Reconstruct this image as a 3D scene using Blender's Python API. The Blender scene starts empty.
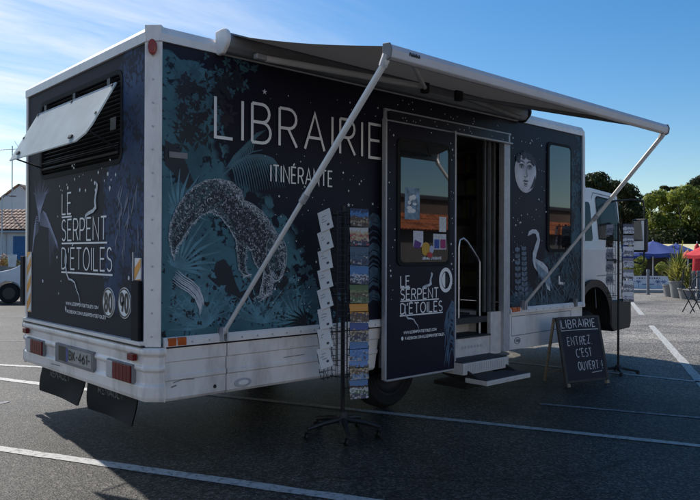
import bpy, math, random
from mathutils import Vector, Matrix
import mathutils
random.seed(7)
scene = bpy.context.scene
COL = scene.collection
rad = math.radians

# ------------------------------------------------------------------ camera calibration (metres, truck side is the plane Y=0)
FPX = 701.495
CAM = Vector((-2.15489, -4.28222, 1.40))
YAW, PIT, ROL = 0.827589, 0.0040908, 0.0035863
_F = Vector((math.cos(YAW)*math.cos(PIT), math.sin(YAW)*math.cos(PIT), math.sin(PIT)))
_R0 = Vector((math.sin(YAW), -math.cos(YAW), 0))
_U0 = _R0.cross(_F)
_R = _R0*math.cos(ROL) + _U0*math.sin(ROL)
_U = _U0*math.cos(ROL) - _R0*math.sin(ROL)
def ray(x, y): return _F + _R*((x-350)/FPX) - _U*((y-250)/FPX)
def SD(x, y, Y=0.0):                 # photo position -> (X, Z) on a plane parallel to the truck side
    d = ray(x, y); t = (Y-CAM.y)/d.y; q = CAM+d*t; return (q.x, q.z)
def RR(x, y, X=0.0):                 # -> (u, Z) on the truck rear, u = W - Y
    d = ray(x, y); t = (X-CAM.x)/d.x; q = CAM+d*t; return (W-q.y, q.z)
def GR(x, y):
    d = ray(x, y); t = -CAM.z/d.z; q = CAM+d*t; return (q.x, q.y)
def DP(x, y, dep): return CAM + ray(x, y)*dep

W, L = 2.4, 5.55
ZT, ZB, ZK = 2.90, 0.775, 0.406

# ------------------------------------------------------------------ materials
MATS = {}
def mat(name, col, rough=0.6, metal=0.0, var=0.12, vscale=6.0, bump=0.0, bscale=60.0, spec=0.5, coat=0.0, emit=None, dirt=0.0, trans=0.0):
    if name in MATS: return MATS[name]
    m = bpy.data.materials.new(name); m.use_nodes = True
    nt = m.node_tree; b = nt.nodes['Principled BSDF']
    b.inputs['Roughness'].default_value = rough; b.inputs['Metallic'].default_value = metal
    b.inputs['Specular IOR Level'].default_value = spec
    b.inputs['Coat Weight'].default_value = coat
    if trans: b.inputs['Transmission Weight'].default_value = trans
    tc = nt.nodes.new('ShaderNodeTexCoord')
    n = nt.nodes.new('ShaderNodeTexNoise'); n.inputs['Scale'].default_value = vscale; n.inputs['Detail'].default_value = 6
    nt.links.new(tc.outputs['Object'], n.inputs['Vector'])
    r = nt.nodes.new('ShaderNodeValToRGB')
    c = list(col)
    r.color_ramp.elements[0].position = 0.3; r.color_ramp.elements[1].position = 0.7
    r.color_ramp.elements[0].color = [max(0, x*(1-var)) for x in c]+[1]
    r.color_ramp.elements[1].color = [min(1, x*(1+var)) for x in c]+[1]
    nt.links.new(n.outputs['Fac'], r.inputs['Fac'])
    last = r.outputs['Color']
    if dirt:
        n2 = nt.nodes.new('ShaderNodeTexNoise'); n2.inputs['Scale'].default_value = 2.3; n2.inputs['Detail'].default_value = 10; n2.inputs['Roughness'].default_value = .7
        mp = nt.nodes.new('ShaderNodeMapping'); mp.inputs['Scale'].default_value = (1.6, 1.6, .5)
        nt.links.new(tc.outputs['Object'], mp.inputs['Vector']); nt.links.new(mp.outputs['Vector'], n2.inputs['Vector'])
        r2 = nt.nodes.new('ShaderNodeValToRGB'); r2.color_ramp.elements[0].position = .48; r2.color_ramp.elements[1].position = .72
        r2.color_ramp.elements[1].color = (dirt, dirt, dirt, 1); r2.color_ramp.elements[0].color = (0, 0, 0, 1)
        nt.links.new(n2.outputs['Fac'], r2.inputs['Fac'])
        mx = nt.nodes.new('ShaderNodeMix'); mx.data_type = 'RGBA'
        nt.links.new(r2.outputs['Color'], mx.inputs['Factor'])
        nt.links.new(last, mx.inputs['A']); mx.inputs['B'].default_value = (c[0]*.35, c[1]*.32, c[2]*.28, 1)
        last = mx.outputs['Result']
    nt.links.new(last, b.inputs['Base Color'])
    if emit: b.inputs['Emission Color'].default_value = list(emit[:3])+[1]; b.inputs['Emission Strength'].default_value = emit[3]
    if bump:
        nb = nt.nodes.new('ShaderNodeTexNoise'); nb.inputs['Scale'].default_value = bscale; nb.inputs['Detail'].default_value = 4
        nt.links.new(tc.outputs['Object'], nb.inputs['Vector'])
        bp = nt.nodes.new('ShaderNodeBump'); bp.inputs['Strength'].default_value = bump; bp.inputs['Distance'].default_value = .01
        nt.links.new(nb.outputs['Fac'], bp.inputs['Height']); nt.links.new(bp.outputs['Normal'], b.inputs['Normal'])
    MATS[name] = m
    return m

NAVY = (0.012, 0.012, 0.025)
def M(name):
    T = dict(
        white=lambda: mat('white_paint', (.90, .84, .79), .35, var=.06, vscale=3, coat=.1, dirt=.6, bump=.06, bscale=5),
        white_clean=lambda: mat('white_trim_paint', (.89, .84, .79), .4, var=.04, dirt=.3, bump=.04, bscale=6),
        cabwhite=lambda: mat('cab_paint', (.89, .84, .79), .3, var=.03, coat=.3, dirt=.12),
        alu=lambda: mat('aluminium', (.62, .63, .65), .35, .85, var=.08, vscale=30),
        alu_mat=lambda: mat('matt_aluminium', (.5, .5, .52), .5, .4, var=.1, vscale=20),
        black=lambda: mat('black_plastic', (.012, .012, .013), .5, var=.2, bump=.1),
        rubber=lambda: mat('black_rubber', (.009, .009, .009), .85, var=.25, bump=.15),
        dark=lambda: mat('dark_metal', (.02, .02, .022), .6, .2, var=.3),
        glass=lambda: mat('dark_tinted_glass', (.006, .008, .010), .02, var=.05, spec=.9, coat=.6),
        navy=lambda: mat('navy_vinyl', NAVY, .38, var=.12, vscale=3, spec=.35),
        ink=lambda: mat('white_lettering_vinyl', (.92, .91, .90), .45, var=.05),
        frond=lambda: mat('blue_leaf_print', (.07, .14, .22), .45, var=.25, vscale=9),
        teal=lambda: mat('teal_leaf_print', (.035, .105, .14), .45, var=.3, vscale=9),
        darkleaf=lambda: mat('dark_leaf_print', (.010, .014, .024), .45, var=.3, vscale=9),
        fur=lambda: mat('pale_fur_print', (.6, .63, .67), .5, var=.3, vscale=25),
        star=lambda: mat('star_print', (.75, .77, .8), .5, var=.1),
        red=lambda: mat('red_lens', (.15, .005, .007), .4, var=.25, vscale=30, spec=.3),
        amber=lambda: mat('amber_lens', (.55, .10, .01), .25, var=.2, vscale=30, coat=.4),
        grey=lambda: mat('grey_plastic', (.22, .22, .22), .6, var=.2),
        fabric=lambda: mat('dark_awning_fabric', (.045, .043, .042), .9, var=.12, vscale=3, bump=.15, bscale=220),
        chalk=lambda: mat('chalk', (.62, .62, .62), .9, var=.3, vscale=40),
        slate=lambda: mat('blackboard', (.014, .016, .026), .7, var=.25, vscale=7),
        wood=lambda: mat('pale_wood', (.30, .23, .15), .6, var=.25, vscale=14),
        wire=lambda: mat('black_wire', (.012, .012, .014), .45, .3, var=.1),
        tread=lambda: mat('dark_step_tread', (.035, .036, .04), .7, var=.3, vscale=30, bump=.4, bscale=120),
        step=lambda: mat('step_aluminium', (.70, .66, .62), .5, .1, var=.12, vscale=14, bump=.1),
        orange=lambda: mat('orange_reflective', (.85, .33, .02), .4, var=.1),
        inner=lambda: mat('dark_interior', (.05, .045, .045), .8, var=.2),
    )
    return T[name]()

# ------------------------------------------------------------------ mesh builder
class MB:
    E = 0
    def __init__(s): s.v = []; s.f = []; s.mi = []
    def face(s, pts, mi=0):
        i = len(s.v); s.v += [tuple(p) for p in pts]; s.f.append(tuple(range(i, i+len(pts)))); s.mi.append(mi)
    def box(s, x0, x1, y0, y1, z0, z1, mi=0, mtx=None):
        c = [(x0,y0,z0),(x1,y0,z0),(x1,y1,z0),(x0,y1,z0),(x0,y0,z1),(x1,y0,z1),(x1,y1,z1),(x0,y1,z1)]
        if mtx: c = [tuple(mtx @ Vector(p)) for p in c]
        i = len(s.v); s.v += c
        for q in [(3,2,1,0),(4,5,6,7),(0,1,5,4),(1,2,6,5),(2,3,7,6),(3,0,4,7)]:
            s.f.append(tuple(i+k for k in q)); s.mi.append(mi)
    def prism(s, poly, a, b, fn, mi=0):
        """extrude 2D poly between depth a and b; fn(u,v,d)->xyz"""
        n = len(poly); i = len(s.v)
        s.v += [tuple(fn(u, v, a)) for u, v in poly]+[tuple(fn(u, v, b)) for u, v in poly]
        s.f.append(tuple(range(i+n-1, i-1, -1))); s.f.append(tuple(range(i+n, i+2*n))); s.mi += [mi, mi]
        for k in range(n):
            s.f.append((i+k, i+(k+1) % n, i+n+(k+1) % n, i+n+k)); s.mi.append(mi)
    def tube(s, pts, r, n=8, mi=0, cap=True):
        pts = [Vector(p) for p in pts]; rs = r if isinstance(r, (list, tuple)) else [r]*len(pts)
        base = len(s.v); up = None
        for k, p in enumerate(pts):
            t = (pts[min(k+1, len(pts)-1)]-pts[max(k-1, 0)]).normalized()
            if up is None: up = t.orthogonal().normalized()
            else:
                up = (up - t*up.dot(t)); up = up.normalized() if up.length > 1e-6 else t.orthogonal().normalized()
            w = t.cross(up)
            for j in range(n):
                a = 2*math.pi*j/n; s.v.append(tuple(p+(up*math.cos(a)+w*math.sin(a))*rs[k]))
        for k in range(len(pts)-1):
            for j in range(n):
                s.f.append((base+k*n+j, base+k*n+(j+1) % n, base+(k+1)*n+(j+1) % n, base+(k+1)*n+j)); s.mi.append(mi)
        if cap:
            s.f.append(tuple(base+j for j in range(n-1, -1, -1))); s.mi.append(mi)
            s.f.append(tuple(base+(len(pts)-1)*n+j for j in range(n))); s.mi.append(mi)
    def lathe(s, prof, c, axis='z', n=32, mi=0):
        """prof: list of (r, h)"""
        base = len(s.v)
        for r, h in prof:
            for j in range(n):
                a = 2*math.pi*j/n
                if axis == 'z': p = (c[0]+r*math.cos(a), c[1]+r*math.sin(a), c[2]+h)
                elif axis == 'y': p = (c[0]+r*math.cos(a), c[1]+h, c[2]+r*math.sin(a))
                else: p = (c[0]+h, c[1]+r*math.cos(a), c[2]+r*math.sin(a))
                s.v.append(p)
        for k in range(len(prof)-1):
            for j in range(n):
                s.f.append((base+k*n+j, base+k*n+(j+1) % n, base+(k+1)*n+(j+1) % n, base+(k+1)*n+j)); s.mi.append(mi)
    # flat artwork -------------------------------------------------
    def poly2(s, pts, fn, mi=0):
        MB.E += 1; o = 1e-5+(MB.E % 180)*1.1e-5
        s.face([fn(u, v, o) for u, v in pts], mi)
    def stroke(s, pts, w, fn, closed=False, mi=0):
        """ribbon of width w (number or list) along 2D points"""
        P = [Vector(p) for p in pts]; q = [P[0]]
        for p in P[1:]:
            if (p-q[-1]).length > 1e-5: q.append(p)
        P = q; n = len(P)
        if n < 2: return
        MB.E += 1; o = 1e-5+(MB.E % 180)*1.1e-5
        ws = w if isinstance(w, (list, tuple)) else [w]*n
        if len(ws) != n: ws = [ws[min(int(i*len(ws)/n), len(ws)-1)] for i in range(n)]
        l, r = [], []
        for i in range(n):
            a = P[i-1] if (i > 0 or closed) else None; b = P[(i+1) % n] if (i < n-1 or closed) else None
            d1 = (P[i]-a).normalized() if a is not None and (P[i]-a).length > 1e-6 else None
            d2 = (b-P[i]).normalized() if b is not None and (b-P[i]).length > 1e-6 else None
            if d1 is None: d1 = d2
            if d2 is None: d2 = d1
            t = d1+d2
            t = t.normalized() if t.length > 1e-4 else d1
            nn = Vector((-t.y, t.x)); c = max(.45, abs(nn.dot(Vector((-d1.y, d1.x)))))
            h = ws[i]/2/c
            l.append(P[i]+nn*h); r.append(P[i]-nn*h)
        i0 = len(s.v)
        for k in range(n):
            s.v.append(tuple(fn(l[k].x, l[k].y, o))); s.v.append(tuple(fn(r[k].x, r[k].y, o)))
        for k in range(n if closed else n-1):
            k2 = (k+1) % n
            s.f.append((i0+2*k, i0+2*k+1, i0+2*k2+1, i0+2*k2)); s.mi.append(mi)
    def build(s, name, m, parent=None, smooth=False, bevel=0, seg=2):
        me = bpy.data.meshes.new(name); me.from_pydata(s.v, [], s.f)
        ms = m if isinstance(m, (list, tuple)) else [m]
        for x in ms: me.materials.append(M(x) if isinstance(x, str) else x)
        for p, k in zip(me.polygons, s.mi): p.material_index = k; p.use_smooth = smooth
        me.update()
        o = bpy.data.objects.new(name, me); COL.objects.link(o)
        if parent: o.parent = parent
        if bevel:
            b = o.modifiers.new('bevel', 'BEVEL'); b.width = bevel; b.segments = seg; b.limit_method = 'ANGLE'; b.angle_limit = rad(35)
            if smooth is False:
                for p in me.polygons: p.use_smooth = False
        if smooth:
            try:
                w = o.modifiers.new('wn', 'WEIGHTED_NORMAL'); w.keep_sharp = True
                me.set_sharp_from_angle(angle=rad(38))
            except Exception: pass
        return o

def empty(name, loc=(0, 0, 0)):
    o = bpy.data.objects.new(name, None); COL.objects.link(o); o.location = loc; o.empty_display_size = .2; return o
def tag(o, label, cat, group=None):
    o['label'] = label; o['category'] = cat
    if group: o['group'] = group
    return o
def structure(o): o['kind'] = 'structure'; return o
def reorigin(o, loc):
    """move a world-space mesh's origin to loc"""
    o.data.transform(Matrix.Translation(-Vector(loc))); o.location = loc; return o

# plane functions: (u,v,offset)->xyz
def side_fn(base=0.0): return lambda u, v, o: (u, base-o, v)
def rear_fn(base=0.0): return lambda u, v, o: (base-o, W-u, v)
def plane_fn(o0, ux, vy):
    o0, ux, vy = Vector(o0), Vector(ux).normalized(), Vector(vy).normalized(); nn = ux.cross(vy)
    return lambda u, v, o: tuple(o0+ux*u+vy*v+nn*o)

# ------------------------------------------------------------------ stroke lettering
def arc(cx, cy, rx, ry, a0, a1, n=8):
    return [(cx+rx*math.cos(rad(a0+(a1-a0)*i/n)), cy+ry*math.sin(rad(a0+(a1-a0)*i/n))) for i in range(n+1)]
G = {
 'L': (.46, [[(0,1),(0,0),(.46,0)]]), 'I': (0, [[(0,1),(0,0)]]),
 'B': (.53, [[(0,.0),(0,1)], [(0,1),(.29,1)]+arc(.29,.765,.2,.235,90,-90)[1:]+[(0,.53)], [(.29,.53)]+arc(.29,.265,.24,.265,90,-90)[1:]+[(0,0)]]),
 'R': (.52, [[(0,0),(0,1)], [(0,1),(.28,1)]+arc(.28,.74,.23,.26,90,-90)[1:]+[(0,.48)], [(.26,.48),(.53,0)]]),
 'A': (.64, [[(0,0),(.32,1),(.64,0)], [(.11,.33),(.53,.33)]]),
 'E': (.45, [[(.45,1),(0,1),(0,0),(.45,0)], [(0,.52),(.39,.52)]]),
 'T': (.54, [[(0,1),(.54,1)], [(.27,1),(.27,0)]]), 'N': (.56, [[(0,0),(0,1),(.56,0),(.56,1)]]),
 'S': (.46, [arc(.23,.755,.22,.245,35,270,9)+arc(.23,.255,.23,.255,90,-145,9)[1:]]),
 'P': (.5, [[(0,0),(0,1)], [(0,1),(.27,1)]+arc(.27,.73,.23,.27,90,-90)[1:]+[(0,.46)]]),
 'D': (.58, [[(0,0),(0,1)], [(0,1),(.2,1)]+arc(.2,.5,.38,.5,90,-90,12)[1:]+[(0,0)]]),
 'O': (.66, [arc(.33,.5,.33,.5,90,450,20)]), "'": (.05, [[(.04,1.02),(0,.78)]]),
 'U': (.54, [[(0,1),(0,.28)]+arc(.27,.27,.27,.27,180,360)[1:]+[(.54,1)]]), 'V': (.6, [[(0,1),(.3,0),(.6,1)]]),
 'Z': (.5, [[(0,1),(.5,1),(0,0),(.5,0)]]), 'C': (.52, [arc(.3,.5,.3,.5,50,310,12)]), '.': (.03, [[(0,0),(.03,.05)]]),
 '!': (.04, [[(.02,1),(.02,.28)], [(.02,.08),(.02,0)]]), ' ': (.3, []), '-': (.26, [[(0,.46),(.26,.46)]]),
 'W': (.86, [[(0,1),(.22,0),(.43,.9),(.64,0),(.86,1)]]), 'K': (.5, [[(0,1),(0,0)], [(.48,1),(0,.42)], [(.15,.58),(.5,0)]]),
 'F': (.43, [[(0,0),(0,1),(.43,1)], [(0,.52),(.37,.52)]]), 'M': (.7, [[(0,0),(0,1),(.35,.25),(.7,1),(.7,0)]]), '/': (.36, [[(0,-.1),(.36,1.1)]]),
 '0': (.5, [arc(.25,.5,.25,.5,90,450,18)]), '8': (.48, [arc(.24,.75,.2,.25,-90,270,14), arc(.24,.25,.24,.25,90,450,14)]),
 '9': (.48, [arc(.24,.7,.24,.3,0,360,14)+[(.47,.55),(.3,0)]]), '4': (.5, [[(.38,0),(.38,1),(0,.28),(.5,.28)]]),
 '6': (.48, [[(.36,1),(.03,.4)]+arc(.24,.3,.24,.3,160,520,14)]), '1': (.2, [[(0,.78),(.2,1),(.2,0)]]),
 'G': (.56, [arc(.3,.5,.3,.5,50,300,12)+[(.56,.12),(.56,.45),(.34,.45)]]),
}
G['É'] = (G['E'][0], G['E'][1]+[[(.16,1.1),(.32,1.24)]])
def inpoly(x, y, pl):
    c = False; j = len(pl)-1
    for i in range(len(pl)):
        if (pl[i][1] > y) != (pl[j][1] > y) and x < (pl[j][0]-pl[i][0])*(y-pl[i][1])/(pl[j][1]-pl[i][1])+pl[i][0]: c = not c
        j = i
    return c
def text(mb, s, u, v, h, w, sw, fn, gap=.22, width=None, slant=0.0, jit=0.0):
    """write s with lower left at (u,v), cap height h; w = x scale, or fit to width"""
    tot = sum(G[c][0]+gap for c in s)-gap
    k = (width/tot) if width else h*w
    x = u
    for c in s:
        gw, sts = G[c]
        dj = random.uniform(-jit, jit)*h; dr = random.uniform(-jit, jit)
        for st in sts:
            mb.stroke([(x+px*k+py*h*(slant+dr*.6), v+py*h+dj+px*k*dr) for px, py in st], sw, fn)
        x += (gw+gap)*k
    return x-gap*k

# ------------------------------------------------------------------ art panel shader (printed vinyl wrap)
def art_material(name, base, dark, teal, ells, k=1.0, leaf=11.0, rgh=.42, lo=.66, hi=.74):
    m = bpy.data.materials.new(name); m.use_nodes = True; nt = m.node_tree; N = nt.nodes; Lk = nt.links
    b = N['Principled BSDF']; b.inputs['Roughness'].default_value = rgh; b.inputs['Specular IOR Level'].default_value = .22
    tc = N.new('ShaderNodeTexCoord'); OB = tc.outputs['Object']
    def math_(op, a, c=None):
        n = N.new('ShaderNodeMath'); n.operation = op
        for i, x in enumerate((a, c)):
            if x is None: continue
            if isinstance(x, (int, float)): n.inputs[i].default_value = x
            else: Lk.new(x, n.inputs[i])
        return n.outputs[0]
    sx = N.new('ShaderNodeSeparateXYZ'); Lk.new(OB, sx.inputs[0])
    field = None
    for (axis, cx, cz, rx, rz) in ells:
        a = math_('DIVIDE', math_('SUBTRACT', sx.outputs[axis], cx), rx)
        c = math_('DIVIDE', math_('SUBTRACT', sx.outputs['Z'], cz), rz)
        d = math_('SQRT', math_('ADD', math_('MULTIPLY', a, a), math_('MULTIPLY', c, c)))
        field = d if field is None else math_('MINIMUM', field, d)
    nz = N.new('ShaderNodeTexNoise'); nz.inputs['Scale'].default_value = 3.0; nz.inputs['Detail'].default_value = 5; Lk.new(OB, nz.inputs['Vector'])
    # leafy cell pattern
    nd = N.new('ShaderNodeTexNoise'); nd.inputs['Scale'].default_value = 9; nd.inputs['Detail'].default_value = 3; Lk.new(OB, nd.inputs['Vector'])
    mixv = N.new('ShaderNodeMix'); mixv.data_type = 'RGBA'; mixv.inputs['Factor'].default_value = .10
    Lk.new(OB, mixv.inputs['A']); Lk.new(nd.outputs['Color'], mixv.inputs['B'])
    vo = N.new('ShaderNodeTexVoronoi'); vo.inputs['Scale'].default_value = leaf; Lk.new(mixv.outputs['Result'], vo.inputs['Vector'])
    sc = N.new('ShaderNodeSeparateColor'); Lk.new(vo.outputs['Color'], sc.inputs[0])
    f = math_('ADD', field, math_('MULTIPLY', math_('SUBTRACT', nz.outputs['Fac'], .5), 1.1*k))
    f = math_('ADD', f, math_('MULTIPLY', math_('SUBTRACT', sc.outputs[0], .5), .55*k))
    mask = N.new('ShaderNodeMapRange'); mask.inputs['From Min'].default_value = 1.03; mask.inputs['From Max'].default_value = .93
    Lk.new(f, mask.inputs['Value'])
    # inner dark leaf marks
    vo2 = N.new('ShaderNodeTexVoronoi'); vo2.inputs['Scale'].default_value = 30; Lk.new(mixv.outputs['Result'], vo2.inputs['Vector'])
    n3 = N.new('ShaderNodeTexNoise'); n3.inputs['Scale'].default_value = 4.2; n3.inputs['Detail'].default_value = 7; n3.inputs['Roughness'].default_value = .7; Lk.new(OB, n3.inputs['Vector'])
    g = math_('ADD', n3.outputs['Fac'], math_('MULTIPLY', vo2.outputs['Distance'], .33))
    mk2 = N.new('ShaderNodeMapRange'); mk2.inputs['From Min'].default_value = lo; mk2.inputs['From Max'].default_value = hi; Lk.new(g, mk2.inputs['Value'])
    # teal tone variation
    rp = N.new('ShaderNodeValToRGB'); rp.color_ramp.elements[0].color = [x*.55 for x in teal]+[1]; rp.color_ramp.elements[1].color = [min(1, x*1.35) for x in teal]+[1]
    rp.color_ramp.elements[0].position = .3; rp.color_ramp.elements[1].position = .7
    n4 = N.new('ShaderNodeTexNoise'); n4.inputs['Scale'].default_value = 2.2; n4.inputs['Detail'].default_value = 8; Lk.new(OB, n4.inputs['Vector']); Lk.new(n4.outputs['Fac'], rp.inputs['Fac'])
    m1 = N.new('ShaderNodeMix'); m1.data_type = 'RGBA'; Lk.new(mk2.outputs[0], m1.inputs['Factor']); Lk.new(rp.outputs['Color'], m1.inputs['A']); m1.inputs['B'].default_value = list(dark)+[1]
    # navy with faint grain of tiny stars
    n5 = N.new('ShaderNodeTexNoise'); n5.inputs['Scale'].default_value = 150; n5.inputs['Detail'].default_value = 1; Lk.new(OB, n5.inputs['Vector'])
    r5 = N.new('ShaderNodeValToRGB'); r5.color_ramp.elements[0].position = .60; r5.color_ramp.elements[1].position = .78
    r5.color_ramp.elements[0].color = list(base)+[1]; r5.color_ramp.elements[1].color = [x*2.2+.004 for x in base]+[1]; Lk.new(n5.outputs['Fac'], r5.inputs['Fac'])
    m2 = N.new('ShaderNodeMix'); m2.data_type = 'RGBA'; Lk.new(mask.outputs[0], m2.inputs['Factor']); Lk.new(r5.outputs['Color'], m2.inputs['A']); Lk.new(m1.outputs['Result'], m2.inputs['B'])
    Lk.new(m2.outputs['Result'], b.inputs['Base Color'])
    nb = N.new('ShaderNodeTexNoise'); nb.inputs['Scale'].default_value = 1.3; Lk.new(OB, nb.inputs['Vector'])
    bp = N.new('ShaderNodeBump'); bp.inputs['Strength'].default_value = .12; bp.inputs['Distance'].default_value = .03; Lk.new(nb.outputs['Fac'], bp.inputs['Height']); Lk.new(bp.outputs['Normal'], b.inputs['Normal'])
    MATS[name] = m
    return m
TEAL = (.070, .175, .215)
side_art = art_material('side_wrap_print', NAVY, (.012, .017, .028), TEAL,
    [('X', .50, 1.28, .72, .58), ('X', .20, 1.75, .42, .62), ('X', .85, .86, .85, .34), ('X', .16, 2.25, .36, .30), ('X', .10, 2.60, .36, .14)], .6, 11.0, .42, .74, .80)
front_art = art_material('front_wrap_print', NAVY, (.012, .017, .028), (.035, .085, .115),
    [('X', 5.30, 1.05, .60, .75), ('X', 5.50, 2.1, .22, .75), ('X', 4.6, .80, .6, .22)], .9, 14)
door_art = art_material('door_wrap_print', NAVY, (.012, .017, .028), (.035, .085, .115), [('X', 3.10, .62, .05, .1)], .3, 14)
rear_art = art_material('rear_wrap_print', (.021, .021, .030), (.022, .026, .042), (.045, .075, .150),
    [('Y', .28, 1.95, .46, .75), ('Y', .55, 1.50, .20, .50), ('Y', .25, 2.60, .25, .20), ('Y', .2, 1.2, .10, .35)], .55, 8, .65)

# =================================================================== TRUCK
truck = empty('mobile_bookshop_truck', (2.8, 1.2, 0))
tag(truck, 'white box truck wrapped in navy jungle artwork, a mobile bookshop with its awning out', 'truck')
TL = Vector(truck.location)
def part(mb, name, m, parent=None, **k):
    """build in world coordinates, parent under truck keeping its place"""
    o = mb.build(name, m, None, **k)
    p = parent or truck
    o.parent = p; o.matrix_parent_inverse = p_world(p).inverted()
    return o
def p_world(p):
    m = Matrix.Translation(p.location)
    # parts keep identity local transforms, so only the root's translation matters
    q = p
    while q.parent: q = q.parent
    return Matrix.Translation(q.location) if q is p else Matrix.Identity(4)

def rrect(x0, x1, z0, z1, r, n=5):
    return arc(x1-r, z1-r, r, r, 0, 90, n)+arc(x0+r, z1-r, r, r, 90, 180, n)+arc(x0+r, z0+r, r, r, 180, 270, n)+arc(x1-r, z0+r, r, r, 270, 360, n)

CH = .060
DX0, DX1 = 3.15, 3.93            # doorway
# --- side wall (rear section, header, front section)
mb = MB(); mb.box(CH, 2.19, 0, .05, ZB, 2.82); mb.box(2.19, 4.03, 0, .05, 2.60, 2.82)
side = part(mb, 'side_wall', side_art)
mb = MB(); mb.box(4.03, L-.03, 0, .05, ZB, 2.82)
side2 = part(mb, 'side_wall', front_art); side2['label'] = 'front side panel with moon and white bird artwork'
mb = MB(); mb.box(2.19, DX0, .001, .05, ZB-.3, 2.60)
part(mb, 'door_pocket', 'navy')
# rear wall, with an opening for the hatch
HY0, HY1, HZ0, HZ1 = .46, 2.03, 2.06, 2.66
mb = MB(); mb.box(0, .05, CH, HY0, ZB, 2.80); mb.box(0, .05, HY1, W-.03, ZB, 2.80); mb.box(0, .05, HY0, HY1, ZB, HZ0); mb.box(0, .05, HY0, HY1, HZ1, 2.80)
rear = part(mb, 'rear_wall', rear_art)
mb = MB(); mb.box(.05, L, W-.05, W, ZB, 2.8); mb.box(L-.05, L, .06, W-.06, ZB, 2.8)
part(mb, 'far_wall', 'white')
# floor and roof
mb = MB(); mb.box(.06, L-.06, .06, W-.06, .70, .76)
part(mb, 'floor_pan', 'inner')
mb = MB()
prof = [(0.02, 2.80), (0.02, 2.84), (.05, 2.88), (.10, ZT), (W-.10, ZT), (W-.05, 2.88), (W-.02, 2.84), (W-.02, 2.80)]
mb.prism([(y, z) for y, z in prof], .03, L, lambda u, v, d: (d, u, v))
roof = part(mb, 'roof', 'white_clean')
# roof edging: aluminium-white cove along rear and side
mb = MB()
mb.prism([(-.018, 2.795), (-.018, 2.86), (.02, 2.903), (.07, 2.906), (.07, 2.795)], CH-.01, W+.012, lambda u, v, d: (u, d, v))
part(mb, 'roof_rail', 'white_clean', roof)
mb = MB()
mb.prism([(-.018, 2.80), (-.018, 2.85), (.02, 2.905), (.08, 2.908), (.08, 2.80)], CH-.01, L+.01, lambda u, v, d: (d, u, v))
mb.prism([(-.02, ZB), (-.02, 2.80), (.02, 2.80), (.02, ZB)], L-.03, L+.015, lambda u, v, d: (d, u, v))
part(mb, 'roof_rail', 'white_clean', roof)
mb = MB(); mb.prism([(-.018, CH), (CH, -.018), (CH+.03, .012), (.012, CH+.03)], 2.80, 2.905, lambda u, v, d: (u, v, d)); part(mb, 'roof_corner', 'white_clean', roof)
# corner pillar (45 degree profile) near, and far rear corner
mb = MB(); mb.prism([(-.012, CH+.005), (CH+.005, -.012), (CH+.014, -.012), (CH+.014, .03), (.03, CH+.014), (-.012, CH+.014)], ZB-.005, 2.80, lambda u, v, d: (u, v, d))
pil = part(mb, 'corner_pillar', 'white', bevel=.008)
mb = MB(); mb.box(-.012, .04, W-.028, W+.012, ZB, 2.795); part(mb, 'corner_pillar', 'white')
# marker lamp at top corner
c = Vector((.030, .030, 2.80)); mk = MB()
fnc = plane_fn((.035-.012, .035-.012, 2.755), (1, -1, 0), (0, 0, 1))
mk.prism([(x, z) for x, z in arc(0, 0, .030, .052, 0, 345, 23)], .0, .03, fnc)
part(mk, 'marker_lamp', mat('marker_lens', (.32, .03, .012), .3, var=.4, vscale=40, coat=.4), roof, bevel=.008)

# side bottom rails and skirts
def rail(x0, x1, parent=None):
    mb = MB(); mb.prism([(-.028, ZB-.006), (-.028, ZB+.030), (-.012, ZB+.055), (0, ZB+.055), (0, ZB-.006)], x0, x1, lambda u, v, d: (d, u, v)); return part(mb, 'side_rail', 'white_clean')
rail(CH+.03, 2.16); rail(4.045, L+.01)
mb = MB()   # rear skirt with three stepped flutes, cut away at the wheel
def skirt_panel(mb, x0, x1, x0b=None, x1b=None, z1=ZB-.022, z0=ZK-.01):
    x0b = x0 if x0b is None else x0b; x1b = x1 if x1b is None else x1b
    rows = [(z1, 0.004), (.665, .004), (.655, .016), (.575, .016), (.563, .004), (.54, .004), (.53, .014), (z0+.02, .014), (z0, .03)]
    prev = None; i0 = len(mb.v)
    for z, y in rows:
        t = (z1-z)/(z1-z0); mb.v += [(x0+(x0b-x0)*t, y, z), (x1+(x1b-x1)*t, y, z)]
    for k in range(len(rows)-1): mb.f.append((i0+2*k, i0+2*k+2, i0+2*k+3, i0+2*k+1)); mb.mi.append(0)
    # returns
    mb.f.append((i0, i0+1, i0+1+0, i0)) if False else None
skirt_panel(mb, CH+.03, .59); skirt_panel(mb, .596, 1.70); skirt_panel(mb, 1.706, 2.15, 1.706, 2.08)
mb.box(CH+.03, 2.0, .035, .06, ZK, ZB-.03)
sk = part(mb, 'side_skirt', 'white')
m2 = MB(); m2.box(.588, .598, .030, .034, ZK, ZB-.02); m2.box(1.698, 1.708, .030, .034, ZK, ZB-.02); part(m2, 'skirt_seam', 'black', sk)
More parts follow.
